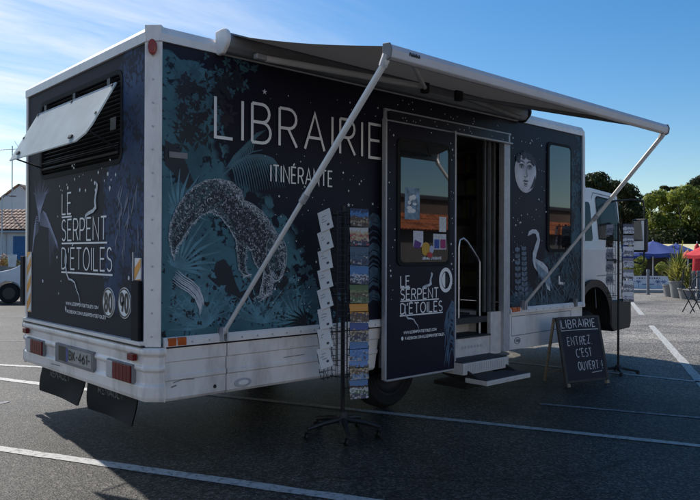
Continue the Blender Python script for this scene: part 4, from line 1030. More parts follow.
mb = MB(); mb.prism([(6.38, .46), (6.44, .40), (6.90, .42), (6.93, .50), (6.93, .80), (6.36, .80)], CY0-.06, CY0+.40, lambda u, v, d: (u, d, v)); part(mb, 'step_box', 'black', cab, bevel=.02)
mb = MB(); mb.box(6.95, 7.24, CY0+.30, CY1-.30, .42, .80); part(mb, 'front_bumper', 'black', cab, bevel=.04)
mb = MB(); mb.tube([(6.7, CY0+.07, 2.10), (6.78, -.02, 2.11), (6.83, -.14, 2.09), (6.84, -.15, 2.0), (6.84, -.15, 1.32), (6.88, -.10, 1.27), (6.80, CY0+.05, 1.34)], .011, 8); mir = part(mb, 'mirror_arm', 'black', cab, smooth=True)
mb = MB(); mb.box(6.80, 6.87, -.20, .0, 1.42, 1.86); part(mb, 'side_mirror', 'black', cab, bevel=.03, seg=3)
mb = MB(); mb.box(6.795, 6.799, -.17, -.03, 1.45, 1.83); part(mb, 'mirror_glass', mat('mirror_glass', (.75, .78, .8), .05, 1.0, var=.02), cab)

# =================================================================== POSTCARD RACKS
def ordinal(k): return ['topmost', 'second from the top', 'third from the top', 'fourth from the top', 'fifth from the top', 'sixth from the top', 'seventh from the top', 'eighth from the top', 'ninth from the top', 'tenth from the top', 'eleventh from the top'][k]
def card_mat(name, bands, rough=.4, vs=30):
    """printed card: horizontal colour bands with blotchy print"""
    m = bpy.data.materials.new(name); m.use_nodes = True; nt = m.node_tree; b = nt.nodes['Principled BSDF']; b.inputs['Roughness'].default_value = rough
    tc = nt.nodes.new('ShaderNodeTexCoord'); s = nt.nodes.new('ShaderNodeSeparateXYZ'); nt.links.new(tc.outputs['Generated'], s.inputs[0])
    n = nt.nodes.new('ShaderNodeTexNoise'); n.inputs['Scale'].default_value = 5; n.inputs['Detail'].default_value = 10; n.inputs['Roughness'].default_value = .7; nt.links.new(tc.outputs['Generated'], n.inputs['Vector'])
    a = nt.nodes.new('ShaderNodeMath'); a.operation = 'MULTIPLY_ADD'; nt.links.new(n.outputs['Fac'], a.inputs[0]); a.inputs[1].default_value = .95; nt.links.new(s.outputs['Z'], a.inputs[2])
    c = nt.nodes.new('ShaderNodeMath'); c.operation = 'SUBTRACT'; nt.links.new(a.outputs[0], c.inputs[0]); c.inputs[1].default_value = .475
    r = nt.nodes.new('ShaderNodeValToRGB'); r.color_ramp.interpolation = 'CONSTANT'
    while len(r.color_ramp.elements) < len(bands): r.color_ramp.elements.new(.5)
    for e, (p, cl) in zip(r.color_ramp.elements, bands): e.position = p; e.color = list(cl)+[1]
    nt.links.new(c.outputs[0], r.inputs['Fac'])
    v = nt.nodes.new('ShaderNodeTexVoronoi'); v.inputs['Scale'].default_value = 9; nt.links.new(tc.outputs['Generated'], v.inputs['Vector']); vs_ = nt.nodes.new('ShaderNodeSeparateColor'); nt.links.new(v.outputs['Color'], vs_.inputs[0])
    k1 = nt.nodes.new('ShaderNodeMapRange'); k1.inputs['From Min'].default_value = .78; k1.inputs['From Max'].default_value = .25; nt.links.new(s.outputs['Z'], k1.inputs['Value'])
    k2 = nt.nodes.new('ShaderNodeMath'); k2.operation = 'MULTIPLY'; nt.links.new(vs_.outputs[0], k2.inputs[0]); nt.links.new(k1.outputs[0], k2.inputs[1])
    k3 = nt.nodes.new('ShaderNodeMapRange'); k3.inputs['From Min'].default_value = .42; k3.inputs['From Max'].default_value = .55; k3.inputs['To Max'].default_value = .8; nt.links.new(k2.outputs[0], k3.inputs['Value'])
    r2 = nt.nodes.new('ShaderNodeValToRGB'); r2.color_ramp.interpolation = 'CONSTANT'; e2 = r2.color_ramp.elements; e2[0].color = (.03, .025, .02, 1); e2[1].position = .5; e2[1].color = (.42, .38, .32, 1); x2 = e2.new(.72); x2.color = list(bands[len(bands)//2][1])+[1]; nt.links.new(vs_.outputs[1], r2.inputs['Fac'])
    mx = nt.nodes.new('ShaderNodeMix'); mx.data_type = 'RGBA'; nt.links.new(k3.outputs[0], mx.inputs['Factor']); nt.links.new(r.outputs['Color'], mx.inputs['A']); nt.links.new(r2.outputs['Color'], mx.inputs['B'])
    nt.links.new(mx.outputs['Result'], b.inputs['Base Color']); return m

R1 = Vector((1.435, -.30, 0))
rack = empty('postcard_rack', R1); tag(rack, 'tall black wire postcard spinner on castors, full of white and colour cards', 'postcard rack', 'postcard racks')
def rpart(mb, name, m, root, **k):
    o = mb.build(name, m, None, **k); o.parent = root; o.matrix_parent_inverse = Matrix.Translation(root.location).inverted(); return o
mb = MB(); mb.tube([R1+Vector((0, 0, .1)), R1+Vector((0, 0, 1.76))], .016, 10); rpart(mb, 'pole', 'wire', rack)
mb = MB(); mb.lathe([(0, .19), (.03, .19), (.04, .14), (.05, .10), (0, .10)], R1, 'z', 16); rpart(mb, 'hub', 'black', rack)
for k in range(5):
    a = rad(72*k+20); d = Vector((math.cos(a), math.sin(a), 0)); mb = MB()
    mb.tube([R1+d*.02+Vector((0, 0, .13)), R1+d*.16+Vector((0, 0, .115)), R1+d*.29+Vector((0, 0, .085))], [.022, .02, .016], 8)
    lg = rpart(mb, 'leg', 'black', rack)
    mb = MB(); q = R1+d*.285; mb.lathe([(0, -.012), (.03, -.012), (.032, 0), (.03, .012), (0, .012)], (q.x, q.y-.02, .032), 'y', 14); mb.lathe([(0, -.012), (.03, -.012), (.032, 0), (.03, .012), (0, .012)], (q.x, q.y+.02, .032), 'y', 14); mb.tube([(q.x, q.y, .03), (q.x, q.y, .09)], .009, 6); rpart(mb, 'castor', 'black', lg)
# pocket columns: list of (centre offset, facing angle)
def pocket_column(root, c, nrm, z0, z1, n, w, depth):
    """wire column: nrm points outward; returns list of pocket base z"""
    nrm = Vector(nrm).normalized(); s = Vector((-nrm.y, nrm.x, 0)); mb = MB(); c = Vector(c)
    for e in (-1, 1): mb.tube([c+s*e*w/2+Vector((0, 0, z0)), c+s*e*w/2+Vector((0, 0, z1))], .0032, 5)
    for e in (-.33, .33): mb.tube([c+s*e*w/2+Vector((0, 0, z0)), c+s*e*w/2+Vector((0, 0, z1))], .002, 4)
    st = (z1-z0)/n
    for k in range(n):
        z = z0+k*st
        for zz, dd in ((z+.012, depth), (z+.06, depth*1.5)):
            mb.tube([c-s*w/2+Vector((0, 0, zz)), c-s*w/2+nrm*dd+Vector((0, 0, zz)), c+s*w/2+nrm*dd+Vector((0, 0, zz)), c+s*w/2+Vector((0, 0, zz))], .0026, 4)
        mb.tube([c+nrm*0+Vector((0, 0, z+.012)), c+nrm*depth+Vector((0, 0, z+.012)), c+nrm*depth*1.5+Vector((0, 0, z+.06))], .0026, 4)
        for e in (-1, 1): mb.tube([c+s*e*w/2+nrm*depth+Vector((0, 0, z+.012)), c+s*e*w/2+nrm*depth*1.6+Vector((0, 0, z+.085))], .0022, 4)
    rpart(mb, 'wire_column', 'wire', root)
    mb = MB(); 
    for zz in (z0+.03, (z0+z1)/2, z1-.03): mb.tube([Vector((root.location.x, root.location.y, zz)), c+Vector((0, 0, zz))], .004, 5)
    rpart(mb, 'wire_spoke', 'wire', root)
view = (CAM-Vector((R1.x, R1.y, CAM.z))).normalized()     # outward directions of the four faces of the spinner
va = math.atan2(view.y, view.x)
def dirv(a): return Vector((math.cos(a), math.sin(a), 0))
aL, aRt = va-rad(38), va+rad(32)
cL, cR = R1+dirv(aL)*.0, R1
rt = Vector((-view.y, view.x, 0))                      # to the right as seen from the photographer
if rt.dot(_R) < 0: rt = -rt
nL = (view*.80-rt*.60).normalized(); nR = (view*.93+rt*.36).normalized()
cL = R1-rt*.105+view*.05; cR = R1+rt*.105+view*.055
pocket_column(rack, cL, nL, .55, 1.72, 8, .15, .03)
pocket_column(rack, cR, nR, .34, 1.74, 10, .155, .03)
pocket_column(rack, R1-rt*.10-view*.08, -view*.6-rt*.8, .42, 1.72, 8, .15, .03)
pocket_column(rack, R1+rt*.09-view*.08, -view*.8+rt*.6, .42, 1.72, 8, .15, .03)
mb = MB()
for k in range(30): 
    z = .5+k*.042; a = R1-rt*.04+view*.02; b = R1+rt*.035+view*.02; mb.tube([a+Vector((0, 0, z)), b+Vector((0, 0, z))], .002, 4)
for e in (-.04, -.015, .01, .035): mb.tube([R1+rt*e+view*.02+Vector((0, 0, .42)), R1+rt*e+view*.02+Vector((0, 0, 1.72))], .002, 4)
rpart(mb, 'wire_grid', mat('blue_grey_wire', (.06, .07, .10), .5, .3), rack)
def card(name, c, nrm, w, h, roll, lean, m, label, group, thick=.004):
    nrm = Vector(nrm).normalized(); s = Vector((-nrm.y, nrm.x, 0)); up = Vector((0, 0, 1))
    if s.dot(_R) < 0: s = -s
    R_ = Matrix.Rotation(lean, 3, s); up = R_ @ up; n2 = s.cross(up) 
    if n2.dot(nrm) < 0: n2 = -n2
    cr, sr = math.cos(roll), math.sin(roll); s2 = s*cr+up*sr; u2 = up*cr-s*sr
    mb = MB(); q = [(-w/2, -h/2), (w/2, -h/2), (w/2, h/2), (-w/2, h/2)]
    c = Vector(c)
    mb.prism(q, -thick/2, thick/2, lambda u, v, d: tuple(s2*u+u2*v+n2*d))
    o = mb.build(name, m if isinstance(m, list) else [m]); o.location = c
    tag(o, label, 'postcard', group)
    return o, s2, u2, n2
whitecard = mat('white_card', (.88, .86, .83), .6, var=.03)
cardink = mat('card_ink', (.08, .08, .10), .6, var=.3, vscale=60)
for k in range(8):
    z = 1.645-k*.147+.004*math.sin(k*5)
    c = cL+nL*.05+Vector((0, 0, z)); rl = rad(19+3*math.sin(k*2.1))
    o, s2, u2, n2 = card('postcard', c, nL, .118, .155, rl, rad(-6), whitecard, 'white printed card in the left column of the large spinner, %s' % ordinal(k), 'white cards on the large spinner')
    mb = MB(); r_ = random.Random(k); fn = lambda u, v, d: tuple(s2*u+u2*v+n2*(.0025+d))
    for j in range(r_.randint(2, 3)):
        y = .03-.02*j; a = -.03+r_.uniform(-.01, .01); mb.stroke([(a+i*.008, y+r_.uniform(-.003, .003)) for i in range(r_.randint(3, 7))], .0035, fn)
    mb.poly2(arc(.02, -.04+.01*math.sin(k), .014, .010, 0, 320, 8), fn)
    i_ = mb.build('card_print', [cardink], o)
blue, navyc, sand, red_, grn, org, wht, brn = (.05, .17, .38), (.015, .03, .09), (.45, .36, .22), (.35, .05, .05), (.05, .12, .04), (.65, .28, .03), (.5, .52, .55), (.09, .05, .03)
sky_ = (.10, .25, .55)
cards = [((0, brn), (.25, sand), (.32, brn), (.55, blue), (.8, navyc)), ((0, navyc), (.3, sand), (.5, red_), (.6, sand), (.8, wht)), ((0, navyc), (.3, (.03, .08, .13)), (.7, (.05, .10, .16))),
         ((0, navyc), (.22, wht), (.32, navyc), (.42, wht), (.5, blue)), ((0, grn), (.35, brn), (.5, (.16, .18, .08)), (.7, grn)), ((0, brn), (.35, navyc), (.42, brn), (.5, org)),
         ((0, navyc), (.4, brn), (.5, sand), (.58, (.02, .06, .25))), ((0, blue), (.5, sky_), (.6, blue)), ((0, (.1, .22, .4)), (.3, brn), (.5, sand), (.6, brn), (.75, sky_)), ((0, navyc), (.3, grn), (.45, wht), (.55, brn), (.7, blue))]
desc = ['blue and dark', 'sandy and red', 'dark teal', 'bright blue and white', 'green and brown', 'orange', 'dark and deep blue', 'plain blue', 'pale blue and brown', 'green and blue']
for k in range(10):
    z = 1.665-k*.143
    c = cR+nR*.045+Vector((0, 0, z))
    card('postcard', c, nR, .150, .138, rad(-1.5+2*math.sin(k*1.7)), rad(-10), card_mat('postcard_print_%d' % k, cards[k]), "%s postcard, %s in the large spinner's right column" % (desc[k], ordinal(k)), 'colour postcards on the large spinner')

# small rack by the cab
R2 = Vector((5.72, -.36, 0))
rack2 = empty('postcard_rack', R2); tag(rack2, 'slim black postcard stand of black and white cards beside the white cab', 'postcard rack', 'postcard racks')
view2 = (CAM-Vector((R2.x, R2.y, CAM.z))).normalized(); rt2 = Vector((-view2.y, view2.x, 0)); rt2 = rt2 if rt2.dot(_R) > 0 else -rt2
mb = MB(); mb.tube([R2+Vector((0, 0, .03)), R2+Vector((0, 0, 1.76))], .013, 10); rpart(mb, 'pole', 'wire', rack2)
mb = MB(); mb.lathe([(0, .10), (.03, .10), (.05, .055), (0, .05)], R2, 'z', 16); rpart(mb, 'hub', 'black', rack2)
for k in range(4):
    a = rad(90*k+35); d = Vector((math.cos(a), math.sin(a), 0)); mb = MB(); mb.tube([R2+Vector((0, 0, .07)), R2+d*.22+Vector((0, 0, .035))], [.016, .012], 8); lg = rpart(mb, 'leg', 'black', rack2)
    mb = MB(); q = R2+d*.215; mb.lathe([(0, -.012), (.022, -.012), (.022, .012), (0, .012)], (q.x, q.y, .024), 'y', 12); rpart(mb, 'castor', 'black', lg)
nL2 = (view2*.75-rt2*.66).normalized(); nR2 = (view2*.93+rt2*.37).normalized()
cL2 = R2-rt2*.075+view2*.03; cR2 = R2+rt2*.095+view2*.03
pocket_column(rack2, cL2, nL2, .88, 1.76, 6, .11, .022)
pocket_column(rack2, cR2, nR2, .84, 1.77, 7, .115, .022)
pocket_column(rack2, R2+rt2*.05-view2*.07, -view2, .84, 1.77, 6, .11, .022)
for k in range(5):
    bw = card_mat('grey_card_print_%d' % k, ((0, (.75, .73, .76)), (.3, (.25, .25, .3)), (.42, (.65, .63, .68)), (.55, (.12, .12, .15)), (.62, (.72, .7, .74)))) if k != 1 else card_mat('brown_card_print', ((0, (.05, .03, .02)), (.4, (.14, .09, .03)), (.6, (.05, .04, .03))))
    card('postcard', cL2+nL2*.034+Vector((0, 0, 1.68-k*.142)), nL2, .10, .122, rad(0), rad(-8), bw, ('black and white card' if k != 1 else 'dark brown card')+' in the left column of the small stand, %s' % ordinal(k), 'cards in the left column of the small stand')
for k in range(7):
    p0 = [(.80, .78, .80), (.25, .25, .30), (.72, .70, .74), (.10, .10, .13), (.76, .75, .78)]; random.Random(k).shuffle(p0)
    bw = card_mat('bw_card_print_%d' % k, ((0, p0[0]), (.25, p0[1]), (.45, p0[2]), (.55, p0[3]), (.68, p0[4])))
    card('postcard', cR2+nR2*.034+Vector((0, 0, 1.69-k*.131)), nR2, .125, .112, rad(0), rad(-8), bw, 'black and white card in the right column of the small stand, %s' % ordinal(k), 'cards in the right column of the small stand')

# =================================================================== A-FRAME SIGN
TLc, TRc, BLc, BRc = Vector((4.53, -.25, .715)), Vector((5.07, -.43, .72)), Vector((4.50, -.41, 0)), Vector((5.06, -.585, 0))
sg = empty('a_frame_sign', ((BLc+BRc)/2)); tag(sg, 'dark chalkboard A-frame on the asphalt with white handwriting inviting people in', 'sign')
ux = (TRc-TLc).normalized(); vy = (TLc-BLc); vy = (vy-ux*vy.dot(ux)); Hs = vy.length; vy.normalize(); nrm = ux.cross(vy); Wd = (TRc-TLc).length
fs_ = lambda u, v, o: tuple(BLc+ux*u+vy*v+nrm*o)
def spart(mb, name, m, **k):
    o = mb.build(name, m, None, **k); o.parent = sg; o.matrix_parent_inverse = Matrix.Translation(sg.location).inverted(); return o
mb = MB(); mb.prism([(.012, .06), (Wd-.012, .06), (Wd-.012, Hs-.012), (.012, Hs-.012)], -.008, .008, fs_); bd = spart(mb, 'board', 'slate')
mb = MB()
for q in ([(-.012, 0), (.02, 0), (.02, Hs), (-.012, Hs)], [(Wd-.02, 0), (Wd+.012, 0), (Wd+.012, Hs), (Wd-.02, Hs)]): mb.prism(q, -.016, .012, fs_)
mb.prism([(.02, .04), (Wd-.02, .04), (Wd-.02, .062), (.02, .062)], -.012, .0115, fs_); mb.prism([(.02, Hs-.02), (Wd-.02, Hs-.02), (Wd-.02, Hs+.004), (.02, Hs+.004)], -.012, .0115, fs_)
spart(mb, 'frame', mat('dark_wood', (.045, .04, .035), .6, var=.3, vscale=14), bevel=.003)
bk = Vector((.15, .36, 0))
for e in (0, 1):
    mb = MB(); t = TLc if e == 0 else TRc; bse = (BLc if e == 0 else BRc)+bk
    mb.tube([t-nrm*.02, bse+Vector((0, 0, .006))], .017, 4); spart(mb, 'back_leg', 'wood')
mb = MB(); mb.tube([BLc+bk+(TLc-BLc-bk)*.15, BRc+bk+(TRc-BRc-bk)*.15], .014, 4); spart(mb, 'cross_bar', 'wood')
mb = MB()
for x in (.0, Wd-.035): mb.prism([(x, -.002), (x+.035, -.002), (x+.035, .035), (x, .035)], -.015, .015, lambda u, v, o: fs_(u, v, o+.002))
spart(mb, 'foot', 'wood')
random.seed(12)
fo = lambda u, v, o: fs_(u, v, .0088+o)
mb = MB()
text(mb, 'LIBRAIRIE', .045, Hs-.115, .085, 1, .010, fo, width=Wd-.11, jit=.05, gap=.3); mb.stroke([(.03, Hs-.145), (Wd*.5, Hs-.142), (Wd-.03, Hs-.146)], .007, fo)
mb.stroke([(.03, Hs-.03), (.03, Hs-.14)], .004, fo)
text(mb, 'ENTREZ.', .09, Hs-.30, .085, 1, .008, fo, width=.33, jit=.06, gap=.3)
text(mb, "C'EST", .185, Hs-.43, .085, 1, .008, fo, width=.21, jit=.06, gap=.3)
text(mb, 'OUVERT !', .185, Hs-.57, .085, 1, .008, fo, width=.33, jit=.06, gap=.3)
mb.stroke([(.36, Hs-.605), (.50, Hs-.595)], .007, fo)
t_ = spart(mb, 'chalk_lettering', 'chalk')

# =================================================================== GROUND
def ground_z(x, y):
    s = (x-CAM.x)*math.cos(YAW)+(y-CAM.y)*math.sin(YAW); r_ = (x-CAM.x)*math.sin(YAW)-(y-CAM.y)*math.cos(YAW)
    t = min(1, max(0, (s-28.5)/6)); k = min(1, max(0, (r_-2)/3)); t = t*t*(3-2*t)*k
    return -.6*t
mb = MB(); xs = [-900, -300, -100, -40] + [-40+2.5*i for i in range(1, 57)] + [140, 220, 400, 1200]
for x in xs:
    for y in xs: mb.v.append((x, y, ground_z(x, y)))
n = len(xs)
for i in range(n-1):
    for j in range(n-1): mb.f.append((i*n+j, (i+1)*n+j, (i+1)*n+j+1, i*n+j+1)); mb.mi.append(0)
def asphalt():
    m = bpy.data.materials.new('asphalt'); m.use_nodes = True; nt = m.node_tree; N = nt.nodes; Lk = nt.links; b = N['Principled BSDF']
    tc = N.new('ShaderNodeTexCoord'); OB = tc.outputs['Object']
    def noise(s, d, r=.6):
        n = N.new('ShaderNodeTexNoise'); n.inputs['Scale'].default_value = s; n.inputs['Detail'].default_value = d; n.inputs['Roughness'].default_value = r; Lk.new(OB, n.inputs['Vector']); return n.outputs['Fac']
    vo = N.new('ShaderNodeTexVoronoi'); vo.inputs['Scale'].default_value = 75; Lk.new(OB, vo.inputs['Vector'])
    sc = N.new('ShaderNodeSeparateColor'); Lk.new(vo.outputs['Color'], sc.inputs[0])
    r1 = N.new('ShaderNodeValToRGB'); e = r1.color_ramp.elements; e[0].position = .0; e[0].color = (ASP*.34, ASP*.31, ASP*.27, 1); e[1].position = 1; e[1].color = (ASP*2.9, ASP*2.6, ASP*2.2, 1)
    x = r1.color_ramp.elements.new(.6); x.color = (ASP*.97, ASP*.9, ASP*.8, 1)
    Lk.new(sc.outputs[0], r1.inputs['Fac'])
    r2 = N.new('ShaderNodeValToRGB'); r2.color_ramp.elements[0].position = .30; r2.color_ramp.elements[0].color = (.50, .50, .51, 1); r2.color_ramp.elements[1].position = .7; r2.color_ramp.elements[1].color = (1.25, 1.24, 1.22, 1)
    Lk.new(noise(.55, 8), r2.inputs['Fac'])
    mx = N.new('ShaderNodeMix'); mx.data_type = 'RGBA'; mx.blend_type = 'MULTIPLY'; mx.inputs['Factor'].default_value = 1; Lk.new(r1.outputs['Color'], mx.inputs['A']); Lk.new(r2.outputs['Color'], mx.inputs['B'])
    # oil stains
    r3 = N.new('ShaderNodeValToRGB'); r3.color_ramp.elements[0].position = .55; r3.color_ramp.elements[1].position = .70; r3.color_ramp.elements[0].color = (1, 1, 1, 1); r3.color_ramp.elements[1].color = (.55, .55, .55, 1); Lk.new(noise(.9, 5, .5), r3.inputs['Fac'])
    mx2 = N.new('ShaderNodeMix'); mx2.data_type = 'RGBA'; mx2.blend_type = 'MULTIPLY'; mx2.inputs['Factor'].default_value = 1; Lk.new(mx.outputs['Result'], mx2.inputs['A']); Lk.new(r3.outputs['Color'], mx2.inputs['B'])
    # fine cracks and pale grit
    nw = N.new('ShaderNodeTexNoise'); nw.inputs['Scale'].default_value = 1.6; nw.inputs['Detail'].default_value = 6; Lk.new(OB, nw.inputs['Vector'])
    wv = N.new('ShaderNodeMix'); wv.data_type = 'RGBA'; wv.inputs['Factor'].default_value = .35; Lk.new(OB, wv.inputs['A']); Lk.new(nw.outputs['Color'], wv.inputs['B'])
    vc = N.new('ShaderNodeTexVoronoi'); vc.feature = 'DISTANCE_TO_EDGE'; vc.inputs['Scale'].default_value = .55; Lk.new(wv.outputs['Result'], vc.inputs['Vector'])
    rc = N.new('ShaderNodeValToRGB'); rc.color_ramp.elements[0].position = .002; rc.color_ramp.elements[0].color = (.35, .35, .35, 1); rc.color_ramp.elements[1].position = .007; rc.color_ramp.elements[1].color = (1, 1, 1, 1); Lk.new(vc.outputs['Distance'], rc.inputs['Fac'])
    mx3 = N.new('ShaderNodeMix'); mx3.data_type = 'RGBA'; mx3.blend_type = 'MULTIPLY'; mx3.inputs['Factor'].default_value = .7; Lk.new(mx2.outputs['Result'], mx3.inputs['A']); Lk.new(rc.outputs['Color'], mx3.inputs['B'])
    vg = N.new('ShaderNodeTexVoronoi'); vg.inputs['Scale'].default_value = 5.5; Lk.new(OB, vg.inputs['Vector'])
    rg = N.new('ShaderNodeValToRGB'); rg.color_ramp.elements[0].position = .045; rg.color_ramp.elements[0].color = (1, 1, 1, 1); rg.color_ramp.elements[1].position = .06; rg.color_ramp.elements[1].color = (0, 0, 0, 1); Lk.new(vg.outputs['Distance'], rg.inputs['Fac'])
    sg_ = N.new('ShaderNodeSeparateColor'); Lk.new(vg.outputs['Color'], sg_.inputs[0]); gt = N.new('ShaderNodeMath'); gt.operation = 'GREATER_THAN'; Lk.new(sg_.outputs[0], gt.inputs[0]); gt.inputs[1].default_value = .82
    gm = N.new('ShaderNodeMath'); gm.operation = 'MULTIPLY'; Lk.new(rg.outputs['Color'], gm.inputs[0]); Lk.new(gt.outputs[0], gm.inputs[1])
    mx4 = N.new('ShaderNodeMix'); mx4.data_type = 'RGBA'; Lk.new(gm.outputs[0], mx4.inputs['Factor']); Lk.new(mx3.outputs['Result'], mx4.inputs['A']); mx4.inputs['B'].default_value = (.28, .25, .20, 1)
    sx = N.new('ShaderNodeSeparateXYZ'); Lk.new(OB, sx.inputs[0]); sun_pale = N.new('ShaderNodeMapRange'); sun_pale.inputs['From Min'].default_value = 4.5; sun_pale.inputs['From Max'].default_value = 9.5; sun_pale.inputs['To Min'].default_value = 1.0; sun_pale.inputs['To Max'].default_value = 4.2; Lk.new(sx.outputs['X'], sun_pale.inputs['Value'])
    vm = N.new('ShaderNodeVectorMath'); vm.operation = 'SCALE'; Lk.new(mx4.outputs['Result'], vm.inputs[0]); Lk.new(sun_pale.outputs[0], vm.inputs['Scale'])
    Lk.new(vm.outputs[0], b.inputs['Base Color'])   # sunlit paleness painted into the tarmac colour, rising along X
    b.inputs['Roughness'].default_value = .6; b.inputs['Specular IOR Level'].default_value = ASPEC
    bp = N.new('ShaderNodeBump'); bp.inputs['Strength'].default_value = .55; bp.inputs['Distance'].default_value = .006; Lk.new(vo.outputs['Distance'], bp.inputs['Height'])
    Lk.new(bp.outputs['Normal'], b.inputs['Normal']); return m
ASP = .056; ASPEC = .16
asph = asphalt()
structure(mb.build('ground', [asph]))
def paint():
    m = bpy.data.materials.new('road_paint'); m.use_nodes = True; nt = m.node_tree; N = nt.nodes; Lk = nt.links; b = N['Principled BSDF']; b.inputs['Roughness'].default_value = .7
    tc = N.new('ShaderNodeTexCoord'); n = N.new('ShaderNodeTexNoise'); n.inputs['Scale'].default_value = 22; n.inputs['Detail'].default_value = 8; n.inputs['Roughness'].default_value = .75; Lk.new(tc.outputs['Object'], n.inputs['Vector'])
    r = N.new('ShaderNodeValToRGB'); e = r.color_ramp.elements; e[0].position = .36; e[0].color = (.10, .10, .10, 1); e[1].position = .50; e[1].color = (.46, .45, .42, 1); Lk.new(n.outputs['Fac'], r.inputs['Fac']); Lk.new(r.outputs['Color'], b.inputs['Base Color']); return m
pnt = paint()
worn = mat('worn_road_paint', (.20, .20, .20), .8, var=.6, vscale=25)
def ground_line(a, b, w=.09, m=pnt, name='parking_line'):
    a, b = Vector(a), Vector(b); d = (b-a).normalized(); p = Vector((-d.y, d.x))*w/2; mb = MB(); n = max(1, int((b-a).length/.12)); r_ = random.Random(int(a.x*100))
    for i in range(n+1):
        q = a+(b-a)*i/n
        for s in (-1, 1):
            z = p*s*(1+r_.uniform(-.10, .10)); mb.v.append((q.x+z.x, q.y+z.y, .004+max(ground_z(q.x, q.y), -.6)))
    for i in range(n): mb.f.append((2*i, 2*i+1, 2*i+3, 2*i+2)); mb.mi.append(0)
    structure(mb.build(name, [m]))
def gl(p, q, e0=0, e1=0, **k):
    a, b = Vector(GR(*p)), Vector(GR(*q)); d = (b-a).normalized(); ground_line(a-d*e0, b+d*e1, **k)
gl((0, 449), (350, 499), .6, 1.2, w=.10)
gl((280, 402), (700, 446), 2.0, 1.0, w=.085)
gl((540, 404), (700, 418), 0, .8, w=.06, m=worn)
gl((614, 373), (700, 382), 2.2, .8, w=.075)
gl((651, 325.5), (699, 380), 0, .9, w=.11)
gl((600, 342), (664, 344), .6, 0, w=.06, m=worn)
gl((596, 326), (650, 325.5), 0, 0, w=.05, m=worn)
gl((632, 303), (642, 315), .3, 0, w=.12)
gl((0, 365), (38, 367), 1, .2, w=.09); gl((0, 379), (45, 384.5), 1, 1.4, w=.11); gl((0, 341), (20, 341), 1, .2, w=.07, m=worn); gl((0, 403.5), (9, 401.5), 1, 0, w=.06, m=worn)
gl((0, 317), (22, 317), 2, 1, w=.10, m=worn)
# kerb strip beyond the car park
a, b = Vector(GR(560, 292.5)), Vector(GR(700, 293)); d = (b-a).normalized(); mb = MB()
pv = Vector((-d.y, d.x))
if pv.dot(Vector((_F.x, _F.y))) < 0: pv = -pv
c0, c1 = a-d*3, b+d*12
mb.prism([(0, .0), (0, .10), (.03, .12), (2.2, .12), (2.2, 0)], 0, (c1-c0).length, lambda u, v, t: (c0.x+d.x*t+pv.x*u, c0.y+d.y*t+pv.y*u, v))
structure(mb.build('pavement', [mat('pale_kerb', (.36, .35, .33), .8, var=.15, vscale=2, bump=.2)]))

# =================================================================== VEGETATION
def leaf_material(name, c0, c1):
    m = bpy.data.materials.new(name); m.use_nodes = True; nt = m.node_tree; N = nt.nodes; Lk = nt.links; b = N['Principled BSDF']; b.inputs['Roughness'].default_value = .6; b.inputs['Specular IOR Level'].default_value = .25
    tc = N.new('ShaderNodeTexCoord'); n = N.new('ShaderNodeTexNoise'); n.inputs['Scale'].default_value = 1.1; n.inputs['Detail'].default_value = 5; Lk.new(tc.outputs['Object'], n.inputs['Vector'])
    r = N.new('ShaderNodeValToRGB'); r.color_ramp.elements[0].position = .35; r.color_ramp.elements[1].position = .68; r.color_ramp.elements[0].color = list(c0)+[1]; r.color_ramp.elements[1].color = list(c1)+[1]
    Lk.new(n.outputs['Fac'], r.inputs['Fac']); Lk.new(r.outputs['Color'], b.inputs['Base Color'])
    tr = N.new('ShaderNodeBsdfTranslucent'); Lk.new(r.outputs['Color'], tr.inputs['Color']); ms = N.new('ShaderNodeMixShader'); ms.inputs[0].default_value = .5
    Lk.new(b.outputs[0], ms.inputs[1]); Lk.new(tr.outputs[0], ms.inputs[2]); Lk.new(ms.outputs[0], N['Material Output'].inputs['Surface']); return m
LEAF = {'oak': leaf_material('holm_oak_leaves', (.06, .095, .018), (.42, .44, .08)), 'pine': leaf_material('pine_needles', (.020, .028, .010), (.075, .085, .028)), 'bright': leaf_material('yellow_green_leaves', (.08, .11, .02), (.30, .30, .06)), 'plant': leaf_material('spiky_leaves', (.08, .11, .025), (.50, .44, .10))}
bark = mat('bark', (.07, .055, .04), .9, var=.4, vscale=5, bump=.5, bscale=12)
def foliage(mb, blobs, n, size, r, flat=1.0):
    tot = sum(b[3]**2 for b in blobs)
    for bx, by, bz, br in blobs:
        for i in range(int(n*br*br/tot)):
            while True:
                d = Vector((r.uniform(-1, 1), r.uniform(-1, 1), r.uniform(-1, 1)))
                if .05 < d.length < 1: break
            dn = d.normalized(); rr = br*(.55+.45*r.random()**.6)*(1+.16*math.sin(dn.x*5+dn.z*7+bx*3)); p = Vector((bx, by, bz))+Vector((dn.x, dn.y, dn.z*flat))*rr
            nn = (dn+Vector((r.uniform(-1, 1), r.uniform(-1, 1), r.uniform(-.6, 1)))*.75).normalized(); t = nn.orthogonal().normalized(); t = Matrix.Rotation(r.uniform(0, 6.28), 3, nn) @ t; w = nn.cross(t); s = size*r.uniform(.55, 1.25)
            mb.face([p-t*s, p-w*s*.45+t*s*.1, p+t*s, p+w*s*.45+t*s*.1])
